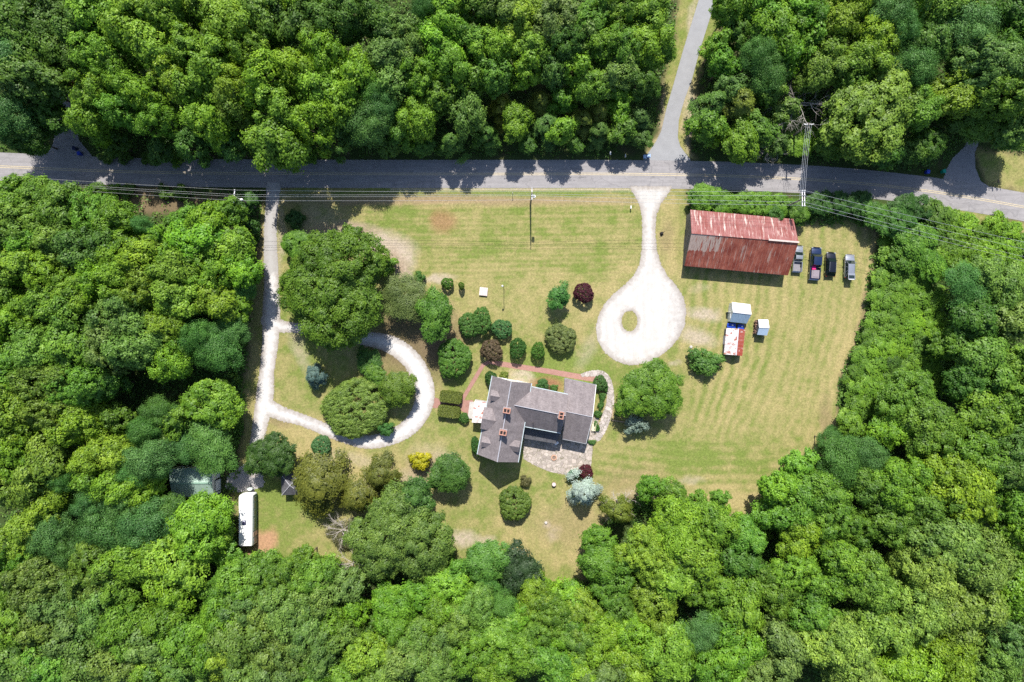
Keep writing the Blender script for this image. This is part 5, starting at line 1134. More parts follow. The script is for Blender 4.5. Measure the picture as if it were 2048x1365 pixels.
B, a, b_, c_, d_ = shed('metal_shed', 'white and pale blue metal shed with its door open on the left side', (1463.8, 604.2, 1.8), (1500.4, 608.6, 1.8), (1466, 624, 2.9), (1503, 628.4, 2.9), (1459.6, 643.6, 1.8), (1493.4, 647.3, 1.8), tin_bright, shed_blue, tin_bright, 0)
for t, w_ in ((.30, .9), (.72, .9)):
    c = d_.lerp(a, t); m = MB(); m.box((c.x - .04, c.y, .85), (.05, w_, 1.6), rad(-4)); tag(m.build('door', whitewall if t > .5 else tin_bright, B))
m = MB(); c = d_.lerp(a, .51); m.box((c.x - .25, c.y, .85), (.5, .05, 1.6), 0); m.build('door_panel', whitewall, B)
B, a, b_, c_, d_ = shed('tin_shed', 'rusty tin-roofed shed with a whitewashed left slope, below the pale blue shed', (1490.6, 659, 1.7), (1484.5, 712, 1.7), (1477, 657, 2.5), (1472, 710.3, 2.5), (1452.8, 656, 1.5), (1447.6, 708.8, 1.5), tin_rust, tin_white, oldwood, 0)
c = d_.lerp(c_, .45); m = MB(); m.box((c.x - .05, c.y, .7), (.05, 1.6, 1.4), rad(-5)); m.build('door', plain('lilac_grey_door', (.42, .40, .48), .7), B)
B, a, b_, c_, d_ = shed('wood_store', 'small white-roofed firewood shed, rightmost of the three sheds', (1517, 638.6, 1.9), (1536.3, 639.3, 1.9), (1518.2, 654.7, 2.5), (1538.8, 655.5, 2.5), (1514.3, 669.4, 1.9), (1534, 671, 1.9), tin_bright, plain('pale_blue_roof', (.32, .42, .54), .4, .1, .04), oldwood, 0)
fw = plain('split_firewood', (.25, .15, .11), .9, 0, .5, 9)
rr = random.Random(3); m = MB()
for i in range(44):
    c = d_.lerp(a, rr.uniform(.06, .94)); m.tube([(c.x - rr.uniform(.12, .3), c.y, rr.uniform(.1, 1.3)), (c.x + .02, c.y, rr.uniform(.1, 1.3))], rr.uniform(.05, .09), 6)
o = m.build('firewood_stack', fw, B)
for (px, py, w_, lab) in ((1463, 651, 1.5, 'left blue tub in the gap between the two sheds'), (1482, 653.5, 1.1, 'right blue tub in the gap between the two sheds')):
    p = U(px, py, .8); e = empty('blue_tub', (p.x, p.y, 0), rad(-4), lab, 'tub', 'blue tubs between the sheds'); bl = plain('blue_plastic', (.010, .05, .36), .35)
    m = MB(); m.loft([[(-w_ * k / 2, -.38 * k, z), (w_ * k / 2, -.38 * k, z), (w_ * k / 2, .38 * k, z), (-w_ * k / 2, .38 * k, z)] for k, z in ((.85, 0), (1, .7))]); m.build('body', bl, e)
    m = MB(); m.box((0, 0, .74), (w_ + .08, .84, .08)); lid = m.build('lid', bl, e); m = MB(); m.box((.2, .05, .81), (.3, .2, .05)); m.build('handle', plain('white_plastic', (.8, .8, .8), .4), lid)
# green-roofed garage half hidden by trees, white end wall with roll door
def garage():
    B = empty('garage', (0, 0, 0), 0, 'green-roofed metal garage with white end wall, half hidden under trees', 'garage')
    he, hr = 3.3, 4.4
    n0, n1, r0, r1, s0, s1 = U(338, 938, he), U(424, 934, he), U(340, 967, hr), U(424, 966, hr), U(345, 994, he), U(428, 993, he)
    m = MB(); m.slab([n1, n0, r0, r1], .06); m.build('roof', tin_green, B); m = MB(); m.slab([s0, s1, r1, r0], .06); m.build('roof', tin_green, B)
    m = MB(); m.beam(r0 + Vector((0, 0, .05)), r1 + Vector((0, 0, .05)), .25, .04); m.build('ridge_cap', plain('green_ridge', (.2, .33, .26), .5), B)
    b = MB(); i = .1
    A = [Vector((p.x + sx * i, p.y + sy * i, he - .06)) for p, sx, sy in ((n0, 1, -1), (n1, -1, -1), (s1, -1, 1), (s0, 1, 1))]
    wall_poly(b, [A[1], A[0]]); wall_poly(b, [A[3], A[2]])
    b.poly([(A[2].x, A[2].y, -.05), (A[1].x, A[1].y, -.05), A[1], (r1.x - i, r1.y, hr - .1), A[2]]); b.poly([(A[0].x, A[0].y, -.05), (A[3].x, A[3].y, -.05), A[3], (r0.x + i, r0.y, hr - .1), A[0]])
    b.build('wall', whitewall, B)
    for t in (.3, .74):
        c = A[2].lerp(A[1], t); m = MB(); m.box((c.x + .04, c.y, 1.25), (.06, 2.1, 2.5)); dr = m.build('garage_door', plain('door_white', (.8, .8, .82), .4), B)
        m = MB()
        for s in (-1, 1): m.box((c.x + .09, c.y + s * 1.1, 1.25), (.08, .12, 2.6))
        m.box((c.x + .09, c.y, 2.56), (.08, 2.3, .12)); m.build('door_trim', black, dr)
garage()
# gazebo with a dark pyramid roof
def gazebo():
    c = U(583, 969, 2.6); e = empty('gazebo', (c.x, c.y, 0), rad(2), 'dark pyramid-roofed garden gazebo left of the olive cedars', 'gazebo')
    s = 1.95
    for k in range(4):
        a = rad(45 + 90 * k); a2 = rad(135 + 90 * k); p = Vector((math.cos(a), math.sin(a), 0)) * s * 1.414; q = Vector((math.cos(a2), math.sin(a2), 0)) * s * 1.414
        m = MB(); m.slab([p + Vector((0, 0, 2.4)), q + Vector((0, 0, 2.4)), (0, 0, 3.5)], .05); m.build('roof_panel', dark_shingle, e)
        m = MB(); m.beam(p + Vector((0, 0, 2.45)), (0, 0, 3.54), .09); m.build('hip_trim', plain('hip_grey', (.4, .4, .43), .6), e)
        m = MB(); m.box((p.x * .9, p.y * .9, 1.2), (.12, .12, 2.4)); m.build('post', black, e)
gazebo()

# ------------------------------------------------------------------ vehicles
paint_cache = {}
def paint(n, c, metal_=.35): return plain('car_paint_' + n, c, .28, metal_, .03, 1, .5, .8)
tyre = plain('tyre_rubber', (.02, .02, .02), .8); rimm = plain('alloy_rim', (.55, .56, .58), .3, .8)
autoglass = plain('auto_glass', (.012, .022, .022), .05, 0, .1, 1, .9)
lampm = plain('lamp_lens', (.30, .31, .31), .15); redlamp = plain('red_lens', (.16, .012, .012), .2)
def section(w_, z, y, zb=.32, tuck=.93, crown=.03):
    return [(-w_ * .93, y, zb), (-w_, y, zb + .12), (-w_, y, z * .68), (-w_ * .985, y, z * .86), (-w_ * tuck, y, z - .02), (-w_ * .55, y, z + crown * .7), (0, y, z + crown), (w_ * .55, y, z + crown * .7), (w_ * tuck, y, z - .02), (w_ * .985, y, z * .86), (w_, y, z * .68), (w_, y, zb + .12), (w_ * .93, y, zb)]
def wheels(e, xs, ys, r=.36, wd=.24):
    for y in ys:
        for s in (-1, 1):
            m = MB(); m.tube([(s * xs - wd / 2 * s, y, r), (s * xs + wd / 2 * s, y, r)], r, 18); wo_ = m.build('wheel', tyre, e)
            m = MB(); m.tube([(s * xs, y, r), (s * (xs + wd / 2 + .012), y, r)], r * .62, 14); m.build('rim', rimm, wo_)
def cabin(e, pm, yf0, yf1, yr1, yr0, zb, zt, wb, wt, rear=True, roofmat=None, posts=None):
    """greenhouse: windshield base yf0, roof front yf1, roof rear yr1, rear base yr0"""
    b = MB(); q0 = [(-wb, yf0, zb), (wb, yf0, zb), (wb, yr0, zb), (-wb, yr0, zb)]; q1 = [(-wt, yf1, zt), (wt, yf1, zt), (wt, yr1, zt), (-wt, yr1, zt)]
    for i in range(4): b.poly([q0[i], q0[(i + 1) % 4], q1[(i + 1) % 4], q1[i]])
    b.poly(q1); b.build('cabin', pm, e)
    # roof skin, slightly crowned
    r = MB(); n = 6
    secs = []
    for i in range(n + 1):
        t = i / n; y = yf1 + (yr1 - yf1) * t; k = .045 * math.sin(math.pi * (.15 + .7 * t)); ww = wt * (1 - .05 * (abs(2 * t - 1) ** 4))
        secs.append([(-ww, y, zt - .02), (-ww, y, zt + .02), (-ww * .6, y, zt + .02 + k), (0, y, zt + .03 + k), (ww * .6, y, zt + .02 + k), (ww, y, zt + .02), (ww, y, zt - .02)])
    r.loft(secs); r.build('roof', roofmat or pm, e, True)
    def pane(nm, a, b2, c, d, ins=.08):
        P = [Vector(x) for x in (a, b2, c, d)]; ctr = sum(P, Vector()) / 4; nn = (P[1] - P[0]).cross(P[2] - P[0]).normalized()
        if nn.dot(ctr - Vector((0, (yf0 + yr0) / 2, zb))) < 0: nn = -nn
        Q = [p + (ctr - p) * ins + nn * .012 for p in P]; g = MB(); g.poly(Q); g.poly([q_ - nn * .01 for q_ in Q][::-1]); g.build(nm, autoglass, e)
    pane('windshield', q0[0], q0[1], q1[1], q1[0])
    if rear: pane('rear_window', q0[2], q0[3], q1[3], q1[2], .12)
    lp = lambda a, c, t: tuple(a[i] + (c[i] - a[i]) * t for i in range(3))
    cuts = posts or (0, .36, .7, 1)
    for s0, s1, t0, t1 in ((q0[1], q0[2], q1[1], q1[2]), (q0[0], q0[3], q1[0], q1[3])):
        for u, v in zip(cuts[:-1], cuts[1:]): pane('side_window', lp(s0, s1, u), lp(s0, s1, v), lp(t0, t1, v), lp(t0, t1, u), .13)
    for s in (-1, 1):
        m = MB(); m.box((s * (wb + .14), yf0 - .42, zb + .06), (.2, .12, .14)); m.build('mirror', pm, e)
def lamps(e, w_, yf, yr, zf, zr):
    for s in (-1, 1):
        m = MB(); m.box((s * (w_ - .2), yf - .06, zf), (.32, .16, .16), rad(-s * 14)); m.build('headlight', lampm, e)
        m = MB(); m.box((s * (w_ - .1), yr + .03, zr), (.14, .12, .34)); m.build('taillight', redlamp, e)
def suv(loc, rz, L, W_, zh, pm, label, cat, hatch_open=False, rails=True):
    e = empty('parked_car', (loc.x, loc.y, 0), rz, label, cat, 'vehicles parked in a row beside the barn'); w_ = W_ / 2; h = L / 2
    st = [(h - .0, .55, .50), (h - .10, .80, .66), (h - .35, .93, .80), (h - .8, .985, .90), (h - 1.25, 1, .98), (h - 1.5, 1, 1.0), (0, 1, 1.02), (-h + .9, 1, 1.02), (-h + .3, .97, 1.0), (-h + .08, .9, .94), (-h, .82, .7)]
    m = MB(); m.loft([section(w_ * k, z, y) for y, k, z in st]); m.build('body', pm, e, True)
    cabin(e, pm, h - 1.2, h - 1.95, -h + (.75 if not hatch_open else .85), -h + .12, 1.0, zh, w_ * .93, w_ * .70)
    wheels(e, w_ - .12, (h - .85, -h + .85)); lamps(e, w_, h - .12, -h, .72, .85)
    if rails:
        for s in (-1, 1):
            m = MB(); m.tube([(s * w_ * .64, h - 2.05, zh + .03), (s * w_ * .64, h - 2.2, zh + .09), (s * w_ * .64, -h + 1.0, zh + .09), (s * w_ * .64, -h + .85, zh + .03)], .022, 6); m.build('roof_rail', rimm, e)
    m = MB(); m.box((0, h - .02, .52), (W_ * .5, .06, .2)); m.build('grille', black, e)
    if hatch_open:
        m = MB(); m.box((0, -h + .25, zh + .12), (W_ * .72, 1.15, .09), 0, rad(-8)); m.box((0, -h - .32, zh + .08), (W_ * .68, .2, .22)); t = m.build('open_tailgate', pm, e)
        m = MB(); m.box((0, -h + .12, zh + .175), (W_ * .6, .62, .02), 0, rad(-8)); m.build('rear_window', autoglass, t)
        m = MB(); m.box((0, -h - .33, zh + .21), (W_ * .55, .14, .03)); m.build('spoiler', plain('white_trim_bar', (.85, .85, .85), .3), t)
        m = MB(); m.box((0, -h + .1, .86), (W_ * .76, .12, .7)); m.build('boot_opening', black, e)
    return e
def pickup(loc, rz, L, W_, zh, pm, label, bedm, crew, cargo=None):
    e = empty('pickup_truck', (loc.x, loc.y, 0), rz, label, 'pickup truck', 'vehicles parked in a row beside the barn'); w_ = W_ / 2; h = L / 2
    cab_r = h - (3.75 if crew else 2.95)
    st = [(h, .6, .62), (h - .08, .82, .8), (h - .3, .93, .95), (h - .8, .98, 1.03), (h - 1.3, 1, 1.08), (h - 1.6, 1, 1.10), (cab_r, 1, 1.10)]
    m = MB(); m.loft([section(w_ * k, z, y, .42) for y, k, z in st]); m.build('body', pm, e, True)
    cabin(e, pm, h - 1.25, h - 1.95, cab_r + .3, cab_r + .05, 1.08, zh, w_ * .92, w_ * .74, True, None, (0, .5, 1) if crew else (0, 1))
    bl = cab_r + h - .1; yc = (cab_r - .1 - h) / 2
    m = MB()
    for s in (-1, 1): m.box((s * (w_ - .07), yc, .78), (.13, bl, .66))
    m.box((0, cab_r - .14, .78), (W_ - .28, .08, .66)); m.build('bed_side', pm, e)
    m = MB(); m.box((0, yc, .56), (W_ - .3, bl - .1, .1)); m.build('bed_floor', bedm, e)
    m = MB(); m.box((0, -h + .06, .80), (W_ - .1, .08, .56)); m.build('tailgate', pm, e)
    m = MB(); m.box((0, -h - .06, .5), (W_ - .1, .16, .16)); m.build('bumper', rimm, e)
    m = MB(); m.box((0, h + .0, .72), (W_ * .6, .06, .3)); m.build('grille', black, e)
    wheels(e, w_ - .13, (h - .95, -h + 1.15), .40, .26); lamps(e, w_, h - .06, -h, .85, .9)
    return e
s1 = U(1592, 518); pickup(s1, rad(-4), 4.9, 1.75, 1.62, paint('silver', (.26, .28, .31), .4), 'silver pickup truck half hidden under the eave of the rusty barn', plain('silver_bed', (.22, .21, .23), .5, .2), False)
s2 = U(1627, 527.5); tr = pickup(s2, rad(-4), 6.05, 2.0, 1.92, paint('deep_blue', (.008, .022, .075)), 'dark blue crew-cab pickup truck with pink and white cargo in its bed', plain('bed_liner', (.05, .05, .055), .7), True)
c_ = s2 + Matrix.Rotation(rad(-4), 3, 'Z') @ Vector((.05, -2.05, 0))
m = MB(); m.box((0, 0, .86), (1.45, 1.55, .38)); m.box((.1, .06, 1.08), (1.15, 1.2, .06)); o = m.build('cargo_board', plain('lilac_white_board', (.22, .19, .215), .6, 0, .1, 5)); o.location = (c_.x, c_.y, 0); o.rotation_euler = (0, 0, rad(-4)); tag(o, 'pale grey-lilac board lying in the bed of the dark blue pickup', 'board')
c_ = s2 + Matrix.Rotation(rad(-4), 3, 'Z') @ Vector((-.35, -.86, 0))
m = MB(); m.loft([[(-.36 * k, -.42 * k, z), (.36 * k, -.42 * k, z), (.36 * k, .42 * k, z), (-.36 * k, .42 * k, z)] for k, z in ((.9, .62), (1, .8), (1, 1.12), (.8, 1.2))]); o = m.build('pink_bag', plain('hot_pink_cloth', (.80, .02, .20), .7, 0, .1, 4)); o.location = (c_.x, c_.y, 0); o.rotation_euler = (0, 0, rad(6)); tag(o, 'hot pink bag in the bed of the dark blue pickup', 'bag')
suv(U(1657.5, 529.5), rad(-3), 4.65, 1.85, 1.72, paint('black', (.006, .008, .016)), 'black sport utility car with silver roof rails, third in the row', 'car')
suv(U(1695, 533), rad(-2.5), 4.5, 1.80, 1.62, paint('pale_silver', (.27, .29, .34), .4), 'silver station wagon with raised tailgate, rightmost in the row', 'car', True)

def camper():
    a = U(503.5, 990, 3.1); bb = U(503, 1092, 3.1); c = (a + bb) / 2; L = abs(a.y - bb.y); W_ = 2.5
    e = empty('camper_trailer', (c.x - W_ / 2 + .05, c.y, 0), 0, 'long white camper trailer parked beside the woods at the lower left', 'camper')
    h = L / 2; wm = plain('camper_white', (.86, .86, .85), .4, 0, .03, 1.2)
    pr = lambda y, k, zt: [(-W_ / 2 * k, y, .55), (-W_ / 2 * k, y, zt - .18), (-W_ / 2 * k + .1, y, zt - .03), (0, y, zt + .03), (W_ / 2 * k - .1, y, zt - .03), (W_ / 2 * k, y, zt - .18), (W_ / 2 * k, y, .55)]
    m = MB(); m.loft([pr(h, .86, 2.3), pr(h - .12, .95, 2.85), pr(h - .45, 1, 3.08), pr(-h + .1, 1, 3.1), pr(-h, .98, 3.05)]); m.build('body', wm, e, True)
    x = W_ / 2 + .02
    st = MB(); st.box((x - .005, -.05, 1.55), (.02, L - .35, 1.95)); st.build('side_shade_panel', plain('camper_side_shade', (.17, .22, .20), .5), e)  # added panel; the side wall's shade is put into its dark colour
    st = MB(); st.box((x, -.1, 1.02), (.03, L - .8, .30)); st.box((x, -.1, 2.5), (.03, L - .8, .10)); st.box((x, .2, .72), (.03, L - 1.2, .12)); st.build('side_stripe', plain('camper_stripe', (.05, .12, .11), .5), e)
    for y, w_ in ((3.6, .8), (2.5, .9), (1.2, 1.1), (-.3, .8), (-1.4, 1.2), (-3.9, .7)):
        m = MB(); m.box((x + .02, y, 1.85), (.04, w_ + .1, .85)); f = m.build('window', plain('camper_trim', (.5, .52, .5), .5), e); m = MB(); m.box((x + .045, y, 1.85), (.02, w_, .72)); m.build('pane', glass, f)
    m = MB(); m.box((x + .02, -2.8, 1.55), (.05, .78, 1.9)); d = m.build('door', plain('camper_door', (.62, .40, .34), .6), e); m = MB(); m.box((x + .05, -2.8, 2.0), (.02, .4, .5)); m.build('door_window', glass, d)
    m = MB(); m.box((-.15, -.35, 3.2), (.7, .8, .2)); v = m.build('roof_vent', plain('vent_dark', (.03, .03, .07), .4), e); m = MB(); m.box((-.15, -.1, 3.33), (.5, .28, .05)); m.build('vent_lid', plain('vent_lid', (.4, .4, .5), .4), v)
    m = MB(); m.box((.1, h - .55, 3.12), (1.2, .12, .05)); m.build('front_seam', black, e)
    m = MB(); m.tube([(0, h + .1, .45), (0, h + 1.3, .45)], .06, 6); m.beam((-.8, h, .45), (0, h + 1.1, .45), .1); m.beam((.8, h, .45), (0, h + 1.1, .45), .1); m.build('tow_bar', black, e)
    m = MB()
    for i in range(7):
        pass
    secs = [[(.55 * k * math.cos(t * math.pi / 8), .34 * k * math.sin(t * math.pi / 8) + h + .62, z) for t in range(16)] for k, z in ((.9, .5), (1, .7), (1, .95), (.75, 1.12), (.3, 1.18))]
    m.loft(secs); m.build('gas_bottle_cover', plain('cover_white', (.62, .70, .66), .4), e, True)
    for y in (.6, -.4):
        for s in (-1, 1):
            m = MB(); m.tube([(s * 1.0, y, .36), (s * 1.22, y, .36)], .36, 16); m.build('wheel', tyre, e)
camper()

# ------------------------------------------------------------------ street furniture
polewood = plain('pole_wood', (.20, .16, .14), .85, 0, .25, 5); polegrey = plain('pale_crossarm', (.66, .64, .66), .7, 0, .1, 5)
def pole(tx, ty, h, label, arms, lamp=False, trans=False):
    p = U(tx, ty, h); e = empty('utility_pole', (p.x, p.y, 0), 0, label, 'utility pole')
    m = MB(); m.tube([(0, 0, -.1), (0, 0, h)], [.17, .11], 10); m.build('shaft', polewood, e)
    pts = []
    for (dx, dy, L, z, rz) in arms:
        m = MB(); m.box((dx, dy, z), (.13, L, .13), rad(rz)); a = m.build('crossarm', polegrey, e)
        m = MB()
        for t in (-.46, -.18, .18, .46):
            c = Vector((dx, dy, z)) + Matrix.Rotation(rad(rz), 3, 'Z') @ Vector((0, L * t, 0)); m.cyl((c.x, c.y, z + .06), .06, .2, 8)
        m.build('insulators', plain('insulator_white', (.75, .75, .76), .3), a)
    if lamp:
        m = MB(); m.tube([(0, 0, h - .9), (.5, -.25, h - .5), (1.0, -.45, h - .5)], .035, 6); a = m.build('lamp_arm', metal, e); m = MB(); m.loft([[(1.15 + k * .3 * math.cos(t), -.5 + k * .22 * math.sin(t), z) for t in [i * math.pi / 6 for i in range(12)]] for k, z in ((.6, h - .66), (1, h - .56), (.7, h - .42), (.2, h - .38))]); m.build('lamp_head', polegrey, a, True)
    if trans:
        for s, dd in ((1, (.45, -.3)), ):
            m = MB(); m.cyl((dd[0], dd[1], h - 2.0), .26, .8, 12); t = m.build('transformer', plain('transformer_grey', (.5, .52, .54), .5, .2), e); m = MB(); m.cyl((dd[0], dd[1] + .05, h - 1.2), .05, .22, 6); m.build('bushing', black, t)
        m = MB(); m.beam((0, 0, h - .9), (.42, -.28, h - 1.1), .08); m.build('bracket', polegrey, e)
    return e
P1, P2, P3, P4 = (467, 392), (1064, 386), (1608, 396), (1618.5, 247.5)
pole(*P1, 10.5, 'roadside utility pole with a street lamp, left of the gravel drive', [(0, 0, 2.4, 10.2, -6)], lamp=True)
pole(*P2, 10, 'roadside utility pole standing in the middle of the front lawn', [(0, -.1, 2.1, 9.7, 0), (0, -.1, .9, 8.9, 0)], trans=True)
pole(*P3, 10, 'roadside utility pole with double crossarms, above the barn', [(-.2, 0, 2.9, 9.75, 0), (.2, 0, 2.9, 9.75, 0)])
pole(*P4, 10, 'utility pole standing among the trees above the road', [(0, 0, 1.7, 9.7, 90)])
wirem = plain('wire_alloy', (.70, .70, .72), .4, .6, .03, 1)
def wire(a, b, label, sag=.5, r=.02):
    m = MB(); pts = []
    for i in range(25):
        t = i / 24; p = a.lerp(b, t); p.z -= sag * 4 * t * (1 - t); pts.append(p)
    m.tube(pts, r, 4, False); o = m.build('power_line', wirem); tag(o, label, 'cable', 'power lines strung along the road')
wn = ['top', 'second', 'third', 'lowest']
y1 = (380, 389, 393, 401); y2 = (383.5, 388, 391, 399.5); y3 = (381, 391, 404, 410.5); y0 = (353, 361, 364, 371); y5 = (520, 536, 552, 562)
for i in range(4):
    hz = 10.1 if i < 3 else 9.9
    wire(U(-160, y0[i] - 12, hz), U(467, y1[i], hz), '%s of four cables running left from the lamp pole' % wn[i])
    wire(U(467, y1[i], hz), U(1064, y2[i], hz - .2), '%s of four cables between the lamp pole and the lawn pole' % wn[i])
    wire(U(1064, y2[i], hz - .2), U(1608, y3[i], hz - .2), '%s of four cables between the lawn pole and the barn pole' % wn[i])
    wire(U(1608.5, y3[i], hz - .2), U(2210, y5[i], hz), '%s of four cables running right from the barn pole' % wn[i])
    wire(U(1599.5 + 3.6 * i, (399, 392, 386, 384)[i], 9.8), U(1612.5 + 3.6 * i, 248, 9.85), '%s cable crossing the road between the two right-hand poles' % ['leftmost', 'second', 'third', 'rightmost'][i], .3)

def garden_lamp():
    p = U(1007, 573, 5.5); e = empty('lamp_post', (p.x, p.y, 0), 0, 'thin dark lamp post on the lawn right of the well cover', 'lamp post')
    m = MB(); m.tube([(0, 0, -.1), (0, 0, 5.1), (-.1, .05, 5.4)], .06, 8); m.build('post', plain('dark_post', (.10, .08, .07), .6), e)
    m = MB(); m.loft([[(-.2 + k * .2 * math.cos(t), .1 + k * .2 * math.sin(t), z) for t in [i * math.pi / 6 for i in range(12)]] for k, z in ((.7, 5.25), (1, 5.4), (.8, 5.55), (.2, 5.62))]); m.build('lamp_head', metal, e, True)
garden_lamp()
def wellcover():
    p = U(967, 583, .3); e = empty('well_cover', (p.x, p.y, 0), rad(-6), 'weathered square wooden well cover on the front lawn', 'well cover')
    pw = plain('bleached_planks', (.55, .48, .45), .9, 0, .15, 5)
    for i in range(5): m = MB(); m.box((-.62 + i * .31, 0, .42 + .0), (.29, 1.55, .05)); m.build('plank', pw, e)
    m = MB(); m.box((0, 0, .19), (1.35, 1.3, .4)); m.build('curb', plain('well_curb', (.3, .25, .22), .9), e)
wellcover()
def bin_(px, py, body, lidc, label, rz=0, name='wheeled_bin'):
    p = U(px, py, 1.0); e = empty(name, (p.x, p.y, 0), rad(rz), label, 'wheeled bin')
    m = MB(); m.loft([[(-.27 * k, -.3 * k, z), (.27 * k, -.3 * k, z), (.27 * k, .3 * k, z), (-.27 * k, .3 * k, z)] for k, z in ((.78, .08), (1, .98))]); m.build('body', body, e)
    m = MB(); m.loft([[(-.31 * k, -.36 * k, z), (.31 * k, -.36 * k, z), (.31 * k, .34 * k, z), (-.31 * k, .34 * k, z)] for k, z in ((1, .98), (1, 1.03), (.8, 1.09))]); m.build('lid', lidc, e)
    m = MB(); m.tube([(-.25, .37, 1.0), (.25, .37, 1.0)], .02, 6); m.build('handle', black, e)
    for s in (-1, 1): m = MB(); m.tube([(s * .2, .26, .11), (s * .27, .26, .11)], .11, 10); m.build('wheel', tyre, e)
navy = plain('navy_plastic', (.010, .020, .085), .4); blue = plain('bright_blue_plastic', (.012, .045, .42), .4); skyl = plain('sky_blue_lid', (.30, .42, .62), .4); teal = plain('teal_plastic', (.0, .28, .20), .4)
bin_(1290, 313, navy, skyl, 'left of two blue wheeled bins where the paved lane meets the road')
bin_(1298, 311.5, navy, skyl, 'right of two blue wheeled bins where the paved lane meets the road')
bin_(147, 296, navy, navy, 'dark blue wheeled bin at the mouth of the shaded driveway')
bin_(157, 306, blue, blue, 'bright blue wheeled bin at the upper kerb, left end of the road', 20)
bin_(1857, 343, blue, blue, 'bright blue wheeled bin in shade left of the right side driveway', -8)
bin_(1889, 342, teal, teal, 'teal wheeled bin at the mouth of the right side driveway', 12)
def mailbox(px, py, label, col, h=1.25):
    p = U(px, py, h); e = empty('mailbox', (p.x, p.y, 0), 0, label, 'mailbox')
    m = MB(); m.box((0, 0, h / 2 - .1), (.1, .1, h - .1)); m.box((0, -.1, h - .14), (.09, .55, .07)); m.build('post', timber, e)
    prof = lambda y: [(-.11, y, h - .1), (.11, y, h - .1), (.11, y, h + .05), (.07, y, h + .12), (0, y, h + .145), (-.07, y, h + .12), (-.11, y, h + .05)]
    m = MB(); m.loft([prof(-.32), prof(.25)]); b = m.build('box', col, e); m = MB(); m.box((.125, -.05, h + .08), (.02, .05, .16)); m.build('flag', redlamp, b)
mailbox(1221, 306, 'pale mailbox at the upper kerb, left of two before the lane', plain('mail_white', (.75, .76, .78), .4)); mailbox(1251, 311, 'grey mailbox at the upper kerb, nearest the paved lane', metal)
mailbox(1262, 414, 'tiny white mailbox by the left edge of the gravel drive', plain('mail_white', (.75, .76, .78), .4), .7)
mailbox(1997, 362, 'dark mailbox on the grass verge beside the right side driveway', black, 1.6)
p = U(1324, 467, .5); e = empty('stump', (p.x, p.y, 0), 0, 'small charred black stump right of the gravel drive', 'stump')
m = MB(); m.loft([[(k * .33 * math.cos(t * .785) * (1 + .2 * math.sin(t * 3)), k * .3 * math.sin(t * .785) + z * .2, z) for t in range(8)] for k, z in ((1.1, 0), (.9, .3), (.7, .6))]); m.build('base', plain('charred_wood', (.02, .018, .017), .9, 0, .4, 8), e)
m = MB(); m.tube([(.1, .1, .4), (.45, .35, .75)], .05, 6); m.tube([(-.1, 0, .4), (-.35, -.2, .7)], .04, 6); m.build('branch_stub', MATS['charred_wood'], e)
p = U(1025, 385, 1.6); e = empty('marker_post', (p.x, p.y, 0), 0, 'thin marker post on the verge left of the lawn utility pole', 'post')
m = MB(); m.box((0, 0, .75), (.07, .07, 1.6)); m.build('post', polewood, e); m = MB(); m.box((0, -.05, 1.4), (.2, .03, .26)); m.build('plate', metal, e)
# patio things
p = U(1187, 853, .5); e = empty('garden_bench', (p.x, p.y, 0), rad(-6), 'cream garden bench beside the right end of the house', 'bench')
for i in range(4): m = MB(); m.box((-.2 + i * .14, 0, .45), (.11, 1.5, .04)); m.build('seat_slat', cream, e)
m = MB(); m.box((.33, 0, .72), (.05, 1.6, .5), 0, 0, rad(12)); m.build('backrest', cream, e)
for s in (-1, 1):
    m = MB(); m.box((.03, s * .76, .62), (.62, .08, .06)); m.build('armrest', cream, e)
    for x in (-.25, .3): m = MB(); m.box((x, s * .74, .3), (.07, .07, .6)); m.build('leg', cream, e)
p = U(1108, 915.5, .2); e = empty('fire_ring', (p.x, p.y, 0), 0, 'small brick fire ring set into the flagstone patio', 'fire pit')
for i in range(12):
    a = i * math.pi / 6; m = MB(); m.box((.44 * math.cos(a), .44 * math.sin(a), .1), (.17, .22, .2), a); m.build('brick', plain('ring_brick', (.50, .30, .20), .9, 0, .2, 6), e)
m = MB(); m.cyl((0, 0, .0), .37, .05, 14); m.build('ash_bed', plain('ash', (.20, .15, .12), .9), e)
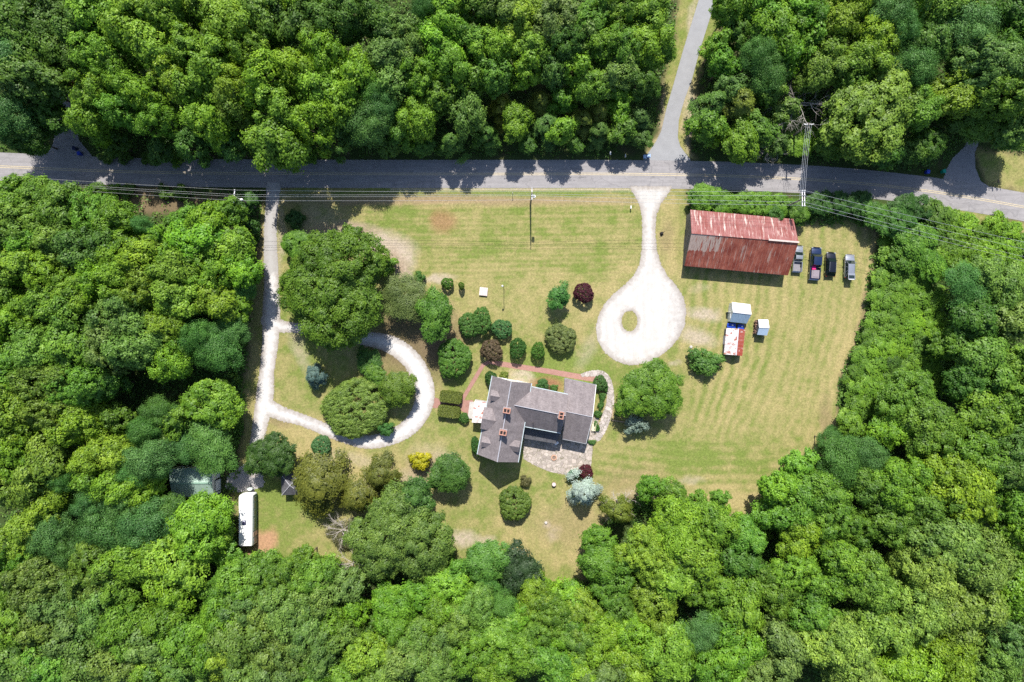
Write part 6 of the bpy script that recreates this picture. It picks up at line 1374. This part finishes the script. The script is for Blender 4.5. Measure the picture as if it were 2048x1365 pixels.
p = U(1108, 969, .7); e = empty('barrel', (p.x, p.y, 0), 0, 'half-barrel planter standing alone on the lower lawn', 'planter')
m = MB(); m.tube([(0, 0, 0), (0, 0, .35), (0, 0, .7)], [.33, .42, .38], 16, False); m.build('staves', timber, e); m = MB(); m.cyl((0, 0, .3), .36, .36, 14); m.build('soil', plain('pinkish_gravel_fill', (.62, .50, .46), .9, 0, .15, 7), e)
m = MB(); m.tube([(0, 0, .5), (0, 0, .56)], .43, 16, False); m.build('hoop', metal, e)
p = U(1113.5, 887, 1.0); e = empty('grill', (p.x, p.y, 0), rad(35), 'small white-topped grill cart in the shade of the back porch', 'grill')
m = MB(); m.box((0, 0, .8), (.75, .42, .12)); m.build('lid', plain('lid_white', (.85, .85, .87), .35), e); m = MB(); m.box((0, 0, .5), (.6, .34, .45)); m.build('cabinet', black, e)
for sx in (-1, 1):
    for sy in (-1, 1): m = MB(); m.box((sx * .27, sy * .14, .16), (.04, .04, .32)); m.build('leg', black, e)
e = empty('timber_edging', U(1235, 828), 0, 'low timber edging of the small bed by the lime green tree', 'edging')
o0 = U(1235, 828)
for a, b_ in (((1226, 813), (1252, 815)), ((1226, 813), (1223.5, 840)), ((1223.5, 840), (1253, 845))):
    m = MB(); m.beam(U(*a) - o0 + Vector((0, 0, .14)), U(*b_) - o0 + Vector((0, 0, .14)), .18, .28); m.build('timber', timber, e)
# light grey roadside boulder row and stump in yard: small pale stones
for i, (x, y, r_, lab) in enumerate(((1382, 694, .28, 'pale stone on the lawn above the wide green shrub'), (1092, 1046, .3, 'pale stone on the lower lawn'))):
    p = U(x, y, .1); m = MB(); rr = random.Random(i)
    m.loft([[(k * r_ * math.cos(t * .785) * rr.uniform(.85, 1.15), k * r_ * math.sin(t * .785) * rr.uniform(.85, 1.15), z) for t in range(8)] for k, z in ((1, -.05), (1.05, .1), (.6, .24))]); o = m.build('stone', concrete, None, True); o.location = (p.x, p.y, 0); tag(o, lab, 'stone')
forest(); yard(); bare_trees()
